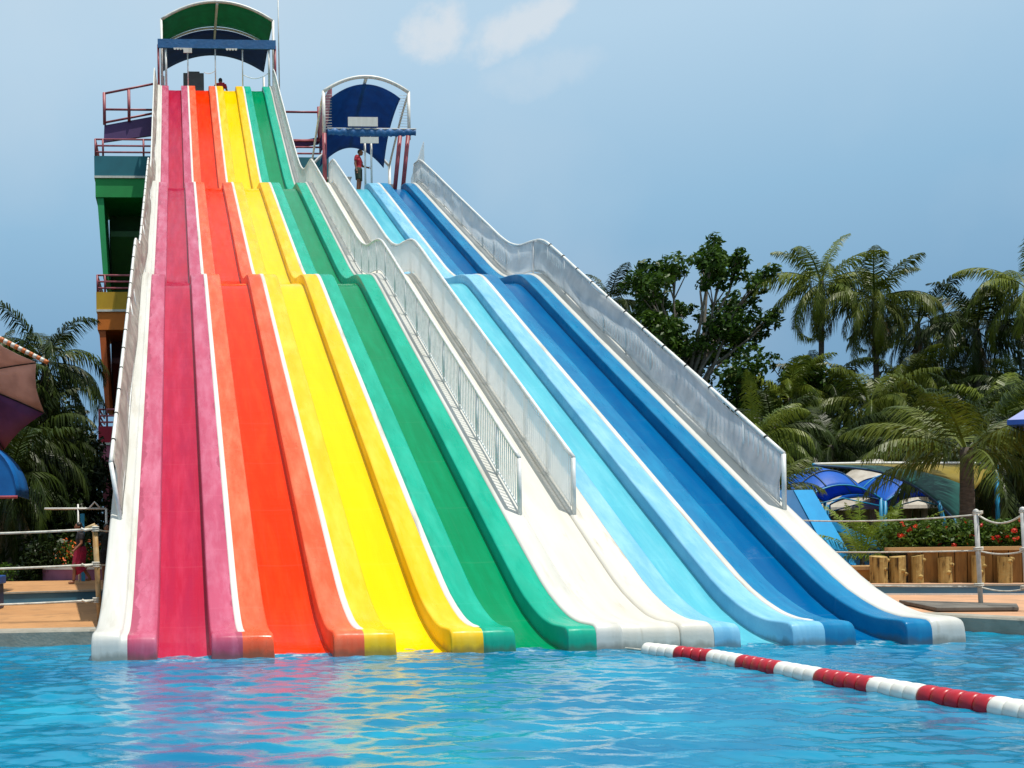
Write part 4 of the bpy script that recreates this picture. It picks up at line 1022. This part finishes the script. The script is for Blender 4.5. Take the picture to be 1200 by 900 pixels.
spec = [(22.5, 25, 5.2), (25.5, 29, 6.0), (29.5, 31, 5.4), (33, 33, 7.6), (31, 27, 4.4), (34.5, 29, 6.4), (37.5, 31, 6.8), (30.5, 22, 4.0), (25.2, 36, 6.0), (28.4, 38, 6.2), (23.3, 32, 5.0), (26.5, 18, 3.6), (33.5, 24, 4.6), (36.5, 26, 6.0), (22.2, 29, 4.2), (31.5, 37, 8.4), (40.5, 40, 9.0), (45, 42, 10.0), (38.2, 37, 9.2), (34.0, 38, 8.8), (40, 33, 8.2), (36.8, 22, 5.4), (29.5, 19, 3.4)]
for i, (x, y, z) in enumerate(spec):
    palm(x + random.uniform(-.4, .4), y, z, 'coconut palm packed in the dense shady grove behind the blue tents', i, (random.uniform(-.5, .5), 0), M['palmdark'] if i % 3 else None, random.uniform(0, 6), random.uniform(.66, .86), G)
palm(21.3, 13.2, 3.6, 'young palm with huge arching fronds in front of the green and yellow sail', 0, rz=2.9, sc=.6, dead=False, tr=.2, crowns=CRL)
CP = [crown_mesh('crown', 71+i, 14, 1.15, 20, 86, .75, .5, 30, 1.0, .9) for i in range(2)]
palm(15.75, 9.5, .98, 'left of two small yellow green palms in the low planter', 0, mat=M['palmyellow'], crowns=CP, dead=False, tr=.05, rz=1, sc=.95, zg=.6)
palm(16.35, 9.4, .95, 'right of two small yellow green palms beside the log posts', 1, mat=M['palmyellow'], crowns=CP, dead=False, tr=.05, rz=2, sc=.9, zg=.37)
palm(19.2, 19, 2.6, 'low fan of yellow green fronds right of the plastic railing end', 1, mat=M['palm'], crowns=CRL, dead=False, tr=.12, rz=2, sc=.5)
# left palms
palm(-4.4, 26, 8.4, 'large dark coconut palm left of the stair tower', 2, (.3, 0), M['palmdark'], 1.0, .78, tr=.2)
GL = 'shady palms on the left'
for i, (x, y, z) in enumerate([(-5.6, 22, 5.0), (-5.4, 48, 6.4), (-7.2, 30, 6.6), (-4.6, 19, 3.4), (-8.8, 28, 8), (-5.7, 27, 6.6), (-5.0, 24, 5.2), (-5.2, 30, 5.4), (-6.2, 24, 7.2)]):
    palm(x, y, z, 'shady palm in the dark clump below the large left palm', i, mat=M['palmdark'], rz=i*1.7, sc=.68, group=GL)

def broadleaf(x, y, h, label, seed, spread=4.5, nleaf=6000, size=.34, mat='leaf', clumps=None, lean=0, name='broadleaf_tree'):
    r = random.Random(seed); th = thing(name, label, 'tree', (x, y, .05)); mb = MB(); tips = []
    def branch(p, d, L, rad, dep):
        pts = [p]; q = p.copy(); dd = d.copy(); n = 5
        for i in range(n):
            dd = (dd + Vector((r.gauss(0, .14), r.gauss(0, .14), r.gauss(.04, .08)))).normalized(); q = q + dd*L/n; pts.append(q.copy())
        mb.tube(pts, [rad*(1-.5*i/n) for i in range(n+1)], 7 if dep < 2 else 5)
        if dep >= 3: tips.append(q); return
        for k in range(3 if dep else 5):
            a = r.uniform(0, 6.28) if dep else k*1.26+r.uniform(-.3, .3); tilt = r.uniform(.35, .8) if dep else r.uniform(.35, .75)
            pr = dd.orthogonal().normalized(); pr = Matrix.Rotation(a, 3, dd) @ pr
            branch(pts[-1 if k % 2 == 0 else -2], (dd*math.cos(tilt) + pr*math.sin(tilt)).normalized(), L*r.uniform(.55, .85), rad*.5, dep+1)
        if dep >= 1: tips.append(q)
    if clumps:
        base = Vector((x, y, h*.5)); mb.tube([(x, y, 0), (x+.2, y, h*.3), base], [.45, .32, .24], 8)
        for (cx_, cz_, cr_) in clumps:
            t = Vector((cx_, y+r.uniform(-2.2, 2.2), cz_)); k0 = base + Vector((0, 0, r.uniform(-1.5, 1.2))); m1 = k0.lerp(t, .4)+Vector((r.gauss(0, .3), 0, r.uniform(.2, .9))); m2 = k0.lerp(t, .75)+Vector((r.gauss(0, .25), 0, .3))
            mb.tube([k0, m1, m2, t], [.13, .085, .055, .025], 5); tips.append((t, cr_))
            for _ in range(5):
                e_ = t + Vector((r.gauss(0, cr_*.6), r.gauss(0, cr_*.6), r.gauss(.1, cr_*.5))); mb.tube([m2, m2.lerp(e_, .5)+Vector((0, 0, .15)), e_], [.045, .03, .012], 4); tips.append((e_, cr_*.5))
        mb.build('trunk', M['treebark'], th, True)
        leafobj('crown', M[mat], [tuple(t) for t, _ in tips], [(c*1.18, c*1.18, c) for _, c in tips], nleaf, size, seed, th)
        return th
    branch(Vector((x, y, 0)), Vector((lean, 0, 1)).normalized(), h*.42, .035*h*.9, 0)
    mb.build('trunk', M['treebark'], th, True)
    cs = [(t.x+r.gauss(0, .15), t.y+r.gauss(0, .15), t.z) for t in tips]; rs = [(u, u, u*.8) for u in (spread*r.uniform(.12, .26) for _ in tips)]
    leafobj('crown', M[mat], cs, rs, nleaf, size, seed, th)
    return th
broadleaf(28.9, 42, 16.5, 'big leafy broadleaf tree with pale bare branches behind the slide railing', 4, 5.2, 11000, .34, clumps=[(26.55, 14.98, 0.9), (27.45, 16.07, 0.9), (28.44, 16.55, 0.8), (27.2, 13.55, 1.1), (26.21, 12.6, 0.9), (29.68, 16.26, 0.7), (30.52, 15.69, 0.8), (31.31, 17.12, 0.55), (31.51, 17.98, 0.5), (31.22, 16.41, 0.5), (32.31, 15.22, 0.7), (32.01, 13.69, 0.9), (33.4, 13.31, 0.6), (32.8, 12.6, 0.7), (30.67, 13.07, 1.0), (31.02, 11.98, 1.0), (28.44, 12.12, 1.1), (29.68, 11.41, 1.0), (26.95, 11.65, 1.0), (32.41, 14.64, 0.6), (30.03, 14.64, 0.5), (28.04, 14.74, 0.8)])
def autoclumps(x, h, w, seed, n=18):
    r = random.Random(seed); out = []
    for k in range(n):
        a = r.uniform(-1, 1); out.append((x + w*a, h*r.uniform(.42, .95) - h*.22*a*a, r.uniform(.7, 1.15)))
    return out
for a_ in ((38.8, 44, 10.6, 2.4, 16, 'bushy tree behind the crown of the thin ragged palm'), (43.5, 45, 10.2, 2.4, 17, 'dark bushy tree behind the palms with upright fronds'), (35.0, 43, 11.0, 2.2, 15, 'bushy tree filling the gap between the trunks of the two tallest palms'), (27.2, 39, 10.4, 3.0, 12, 'lower leafy tree in front of the big broadleaf tree'), (31.8, 40, 12.6, 3.0, 13, 'rounded leafy tree between the big broadleaf tree and the tallest palm'),
           (23.5, 37, 7.6, 2.6, 14, 'leafy tree right behind the clear plastic railing'), (-6.9, 33, 10.8, 1.9, 21, 'dark leafy tree at the left edge beyond the large palm'),
           (-4.9, 36, 7.4, 1.3, 22, 'dark leafy tree close behind the foot of the stair tower')):
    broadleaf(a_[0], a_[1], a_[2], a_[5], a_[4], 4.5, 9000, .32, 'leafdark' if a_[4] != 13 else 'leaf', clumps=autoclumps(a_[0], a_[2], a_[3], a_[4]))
# thickets: dense far undergrowth
cs = []; rs = []
for i in range(230):
    y = random.uniform(43, 51); x = random.uniform(20, 78); cs.append((x, y, random.uniform(.5, 10.8))); rs.append((2.0, 1.6, 1.5))
tag(leafobj('thicket', M['leafdark'], cs, rs, 48000, .5, 40), kind='stuff')
cs = []; rs = []
for i in range(90):
    y = random.uniform(31, 40); x = random.uniform(18, 52); cs.append((x, y, random.uniform(.3, 3.2))); rs.append((1.7, 1.4, 1.3))
tag(leafobj('undergrowth', M['leafdark'], cs, rs, 18000, .4, 41), kind='stuff')
cs = []; rs = []
for i in range(90):
    y = random.uniform(46, 54); x = random.uniform(-28, -3.0); cs.append((x, y, random.uniform(.3, 6.2))); rs.append((1.8, 1.5, 1.5))
for i in range(60):
    y = random.uniform(29, 35); x = random.uniform(-12, -3.9); cs.append((x, y, random.uniform(.3, 6.4 if x < -5 else 4.6))); rs.append((1.3, 1.1, 1.1))
for i in range(40):
    y = random.uniform(18.5, 26); x = random.uniform(-12, -1.8); cs.append((x, y, random.uniform(.2, 1.3))); rs.append((1.0, .9, .8))
tag(leafobj('undergrowth', M['leafdark'], cs, rs, 36000, .36, 42), kind='stuff')
def shrub(x, y, z0, rad, h, label, mat, seed, n=2500, size=.12, name='shrub', flowers=None):
    th = thing(name, label, 'shrub', (x, y, z0)); r = random.Random(seed)
    cs = [(x+r.uniform(-.6, .6)*rad, y+r.uniform(-.5, .5)*rad, z0+h*r.uniform(.3, .75)) for _ in range(14)]; rs = [(rad*.45, rad*.4, h*.3)]*14
    leafobj('foliage', mat, cs, rs, n, size, seed, th)
    MB().tube([(x, y, z0), (x+.05, y, z0+h*.6)], .04, 6).build('stem', M['bark'], th, True)
    if flowers: leafobj('flowers', flowers, [(c[0], c[1]-rad*.3, c[2]+h*.15) for c in cs], [rad*.3]*14, 260, .1, seed+1, th)
shrub(-3.35, 16.2, .05, .75, 1.6, 'round dark green bush on the left garden lawn', M['leafdark'], 61)
shrub(-2.35, 17.2, .05, .9, 1.5, 'bush with orange flowers behind the curved pink wall', M['hedge'], 62, flowers=paint('orange_flower', '#d0661c', '#c04a18', .6, 6))
shrub(-5.0, 15.9, .05, 1.2, .9, 'low bright green bush beside the round dark bush', M['hedge'], 63)
shrub(18.3, 10.6, .37, 1.0, 1.2, 'leafy green shrub behind the flowering hedge', M['hedge'], 64)

# ------------------------------------------------------------------ people
SKIN = paint('skin', '#8a5a3f', '#7d5038', .55, 6)
HAIR = paint('black_hair', '#15100d', '#0d0a08', .5, 10)
def realise(mb, vox, name, mat, parent, smooth=6):
    o = mb.build('tmp', None, None); m = o.modifiers.new('r', 'REMESH'); m.mode = 'VOXEL'; m.voxel_size = vox
    s_ = o.modifiers.new('s', 'SMOOTH'); s_.iterations = smooth; s_.factor = .5
    me = bpy.data.meshes.new_from_object(o.evaluated_get(bpy.context.evaluated_depsgraph_get())); bpy.data.objects.remove(o)
    me.name = name; off = origin(parent)
    me.transform(Matrix.Translation(-off)); me.materials.clear()
    return link(name, me, mat, parent, True)
def ball(mb, c, rx, ry, rz_, rot=0, n=16):
    prof_ = [(max(1e-4, math.cos(t)), math.sin(t)) for t in np.linspace(-math.pi/2, math.pi/2, n)]
    b0 = len(mb.v); mb.lathe(prof_, 20)
    for i in range(b0, len(mb.v)):
        v = mb.v[i]; x, y, z = v[0]*rx, v[1]*ry, v[2]*rz_
        mb.v[i] = (c[0]+x*math.cos(rot)-y*math.sin(rot), c[1]+x*math.sin(rot)+y*math.cos(rot), c[2]+z)
def person(label, loc, face, J, shirt, bottom, H=1., hair='short', long_skirt=False, bow=0.):
    """J: joints in a local frame (x right of the figure's own left-to-right as seen from the front, -y forward, z up)"""
    th = thing('person', label, 'person', loc); c, s = math.cos(face), math.sin(face)
    def W(p): x, y, z = p[0]*H, p[1]*H, p[2]*H; return Vector((loc[0]+x*c-y*s, loc[1]+x*s+y*c, loc[2]+z))
    g = J; mb = MB()
    def limb(m, ks, rr, n=12): m.tube([W(g[k] if isinstance(k, str) else k) for k in ks], [r*H for r in rr], n)
    def torso(m, e):
        pts = ['pelvis', 'waist', 'chest', 'shoulders']; rx = [.155, .135, .165, .12]; ry = [.115, .10, .12, .09]
        for a_, b_, i in zip(pts[:-1], pts[1:], range(3)):
            for t in np.linspace(0, 1, 6):
                p = W(Vector(g[a_]).lerp(Vector(g[b_]), t)); ball(m, p, (rx[i]+(rx[i+1]-rx[i])*t+e)*H, (ry[i]+(ry[i+1]-ry[i])*t+e)*H, .075*H, face, 8)
    torso(mb, 0)
    limb(mb, ['shoulders', 'neck'], [.06, .052])
    hc = Vector(g['head']); f = Vector((0, -1, 0)); 
    ball(mb, W(hc), .076*H, .095*H, .115*H, face); ball(mb, W(hc + Vector((0, -.03, -.06))), .056*H, .065*H, .06*H, face)
    limb(mb, [hc+Vector((0, -.085, .02)), hc+Vector((0, -.112, -.025))], [.010, .017])
    for sx in (-1, 1): ball(mb, W(hc+Vector((sx*.078, .01, -.005))), .012*H, .022*H, .032*H, face, 6)
    for sd in ('l', 'r'):
        limb(mb, ['shoulders', 'sh'+sd], [.07, .062]); limb(mb, ['sh'+sd, 'el'+sd, 'wr'+sd], [.056, .042, .03])
        wv = Vector(g['wr'+sd]); dv = (wv - Vector(g['el'+sd])).normalized(); pm = wv + dv*.05
        limb(mb, [wv, pm], [.03, .036]); side = dv.cross(Vector((0, 1, 0))); side = side.normalized() if side.length > .1 else Vector((1, 0, 0))
        fwd = Vector((0, -1, 0)); fwd = (fwd - dv*fwd.dot(dv)).normalized()
        for k, ln in enumerate((.068, .078, .072, .056)):
            b0 = pm + dv*.03 + fwd*(.026-.0175*k); limb(mb, [b0, b0+dv*ln*.5, b0+dv*ln*.9+side*.018*(1 if sd == 'l' else -1)], [.0095, .009, .0075], 6)
        limb(mb, [wv+dv*.02+fwd*.025, wv+dv*.05+fwd*.052, wv+dv*.085+fwd*.058], [.013, .011, .009], 6)
        limb(mb, ['hip'+sd, 'kn'+sd, 'an'+sd], [.088, .06, .042]); an = Vector(g['an'+sd])
        limb(mb, [an+Vector((0, .03, -.04)), an+Vector((0, -.07, -.045)), an+Vector((0, -.15, -.055))], [.036, .038, .026])
    realise(mb, .0105*H, 'body', SKIN, th, 5)
    m = MB(); torso(m, .018)
    for sd in ('l', 'r'):
        limb(m, ['shoulders', 'sh'+sd], [.085, .078]); e = Vector(g['sh'+sd]).lerp(Vector(g['el'+sd]), .62); limb(m, ['sh'+sd, e], [.074, .066])
    realise(m, .014*H, 'shirt', shirt, th, 6)
    m = MB()
    if long_skirt:
        a_, b_ = Vector(g['knl']), Vector(g['knr']); mid = (Vector(g['anl'])+Vector(g['anr']))*.5 + Vector((0, 0, .22))
        limb(m, ['waist', 'pelvis', (a_+b_)*.5, mid], [.145, .185, .19, .2], 18)
    else:
        ball(m, W(g['pelvis']), .185*H, .145*H, .13*H, face)
        for sd in ('l', 'r'): limb(m, ['hip'+sd, Vector(g['hip'+sd]).lerp(Vector(g['kn'+sd]), .85)], [.118, .1])
    realise(m, .014*H, 'skirt' if long_skirt else 'shorts', bottom, th, 5)
    m = MB(); ball(m, W(hc+Vector((0, .022, .035))), .088*H, .098*H, .098*H, face)
    if hair == 'long': limb(m, [hc+Vector((0, .06, 0)), hc+Vector((0, .09, -.16))], [.085, .06])
    realise(m, .012*H, 'hair', HAIR, th, 3)
    for sx in (-1, 1):
        m = MB(); ball(m, W(hc+Vector((sx*.03, -.088, .012))), .011*H, .008*H, .008*H, face, 6); m.build('eye', M['dark'], th, True)
    return th
stand = dict(pelvis=(0, 0, .95), waist=(0, 0, 1.08), chest=(0, 0, 1.28), shoulders=(0, .01, 1.42), neck=(0, -.02, 1.52), head=(0, -.05, 1.62),
    shl=(.19, .01, 1.41), ell=(.24, .03, 1.13), wrl=(.25, -.06, .88), shr=(-.19, .01, 1.41), elr=(-.25, .04, 1.13), wrr=(-.27, -.02, .87),
    hipl=(.09, 0, .92), knl=(.1, -.02, .5), anl=(.1, .02, .09), hipr=(-.09, 0, .92), knr=(-.1, -.02, .5), anr=(-.1, .02, .09))
RED = paint('red_shirt', '#b8142c', '#a31228', .7, 5)
st = dict(stand); st.update(head=(0, -.09, 1.6), ell=(.21, -.10, 1.15), wrl=(.18, -.32, 1.05))
person('man in a red shirt standing at the start of the blue slide', (7.98, 27.6, 15.3), R(60), st, RED, paint('dark_shorts', '#1f2c26', '#26402e', .8, 5), 1.06)
sit = dict(pelvis=(0, 0, .14), waist=(0, .0, .27), chest=(0, -.03, .48), shoulders=(0, -.05, .62), neck=(0, -.09, .71), head=(0, -.14, .8),
    shl=(.19, -.05, .61), ell=(.28, -.1, .36), wrl=(.27, -.3, .25), shr=(-.19, -.05, .61), elr=(-.28, -.1, .36), wrr=(-.27, -.3, .25),
    hipl=(.09, 0, .12), knl=(.14, -.38, .34), anl=(.12, -.66, .1), hipr=(-.09, 0, .12), knr=(-.14, -.38, .34), anr=(-.12, -.66, .1))
person('person in a dark red shirt crouching at the top of the yellow lane', (3.1, 41.3, 25.38), R(170), sit, RED, paint('navy_shorts', '#1a1c2c', '#141622', .8, 5), 1.25)
walk = dict(stand); walk.update(knl=(.09, -.18, .5), anl=(.09, -.22, .1), knr=(-.09, .04, .5), anr=(-.09, .28, .16), wrl=(.27, -.22, .95), ell=(.25, -.02, 1.14), elr=(-.25, .1, 1.13), wrr=(-.27, .12, .88))
person('woman in a dark top and crimson skirt walking on the left deck', (-1.8, 12.5, .43), R(-75), walk, paint('black_top', '#1a1a20', '#121218', .8, 5), paint('crimson_skirt', '#a31440', '#8c1038', .8, 6, c3='#c04068', s3=9, lo3=.6, hi3=.66), .86, 'long', True)
person('person in dark clothes half hidden behind the white slide edge', (-1.2, 12.9, .43), R(20), stand, paint('dark_green_top', '#142420', '#101c1a', .8, 5), paint('dark_trousers', '#181a22', '#12141a', .8, 5), .84)
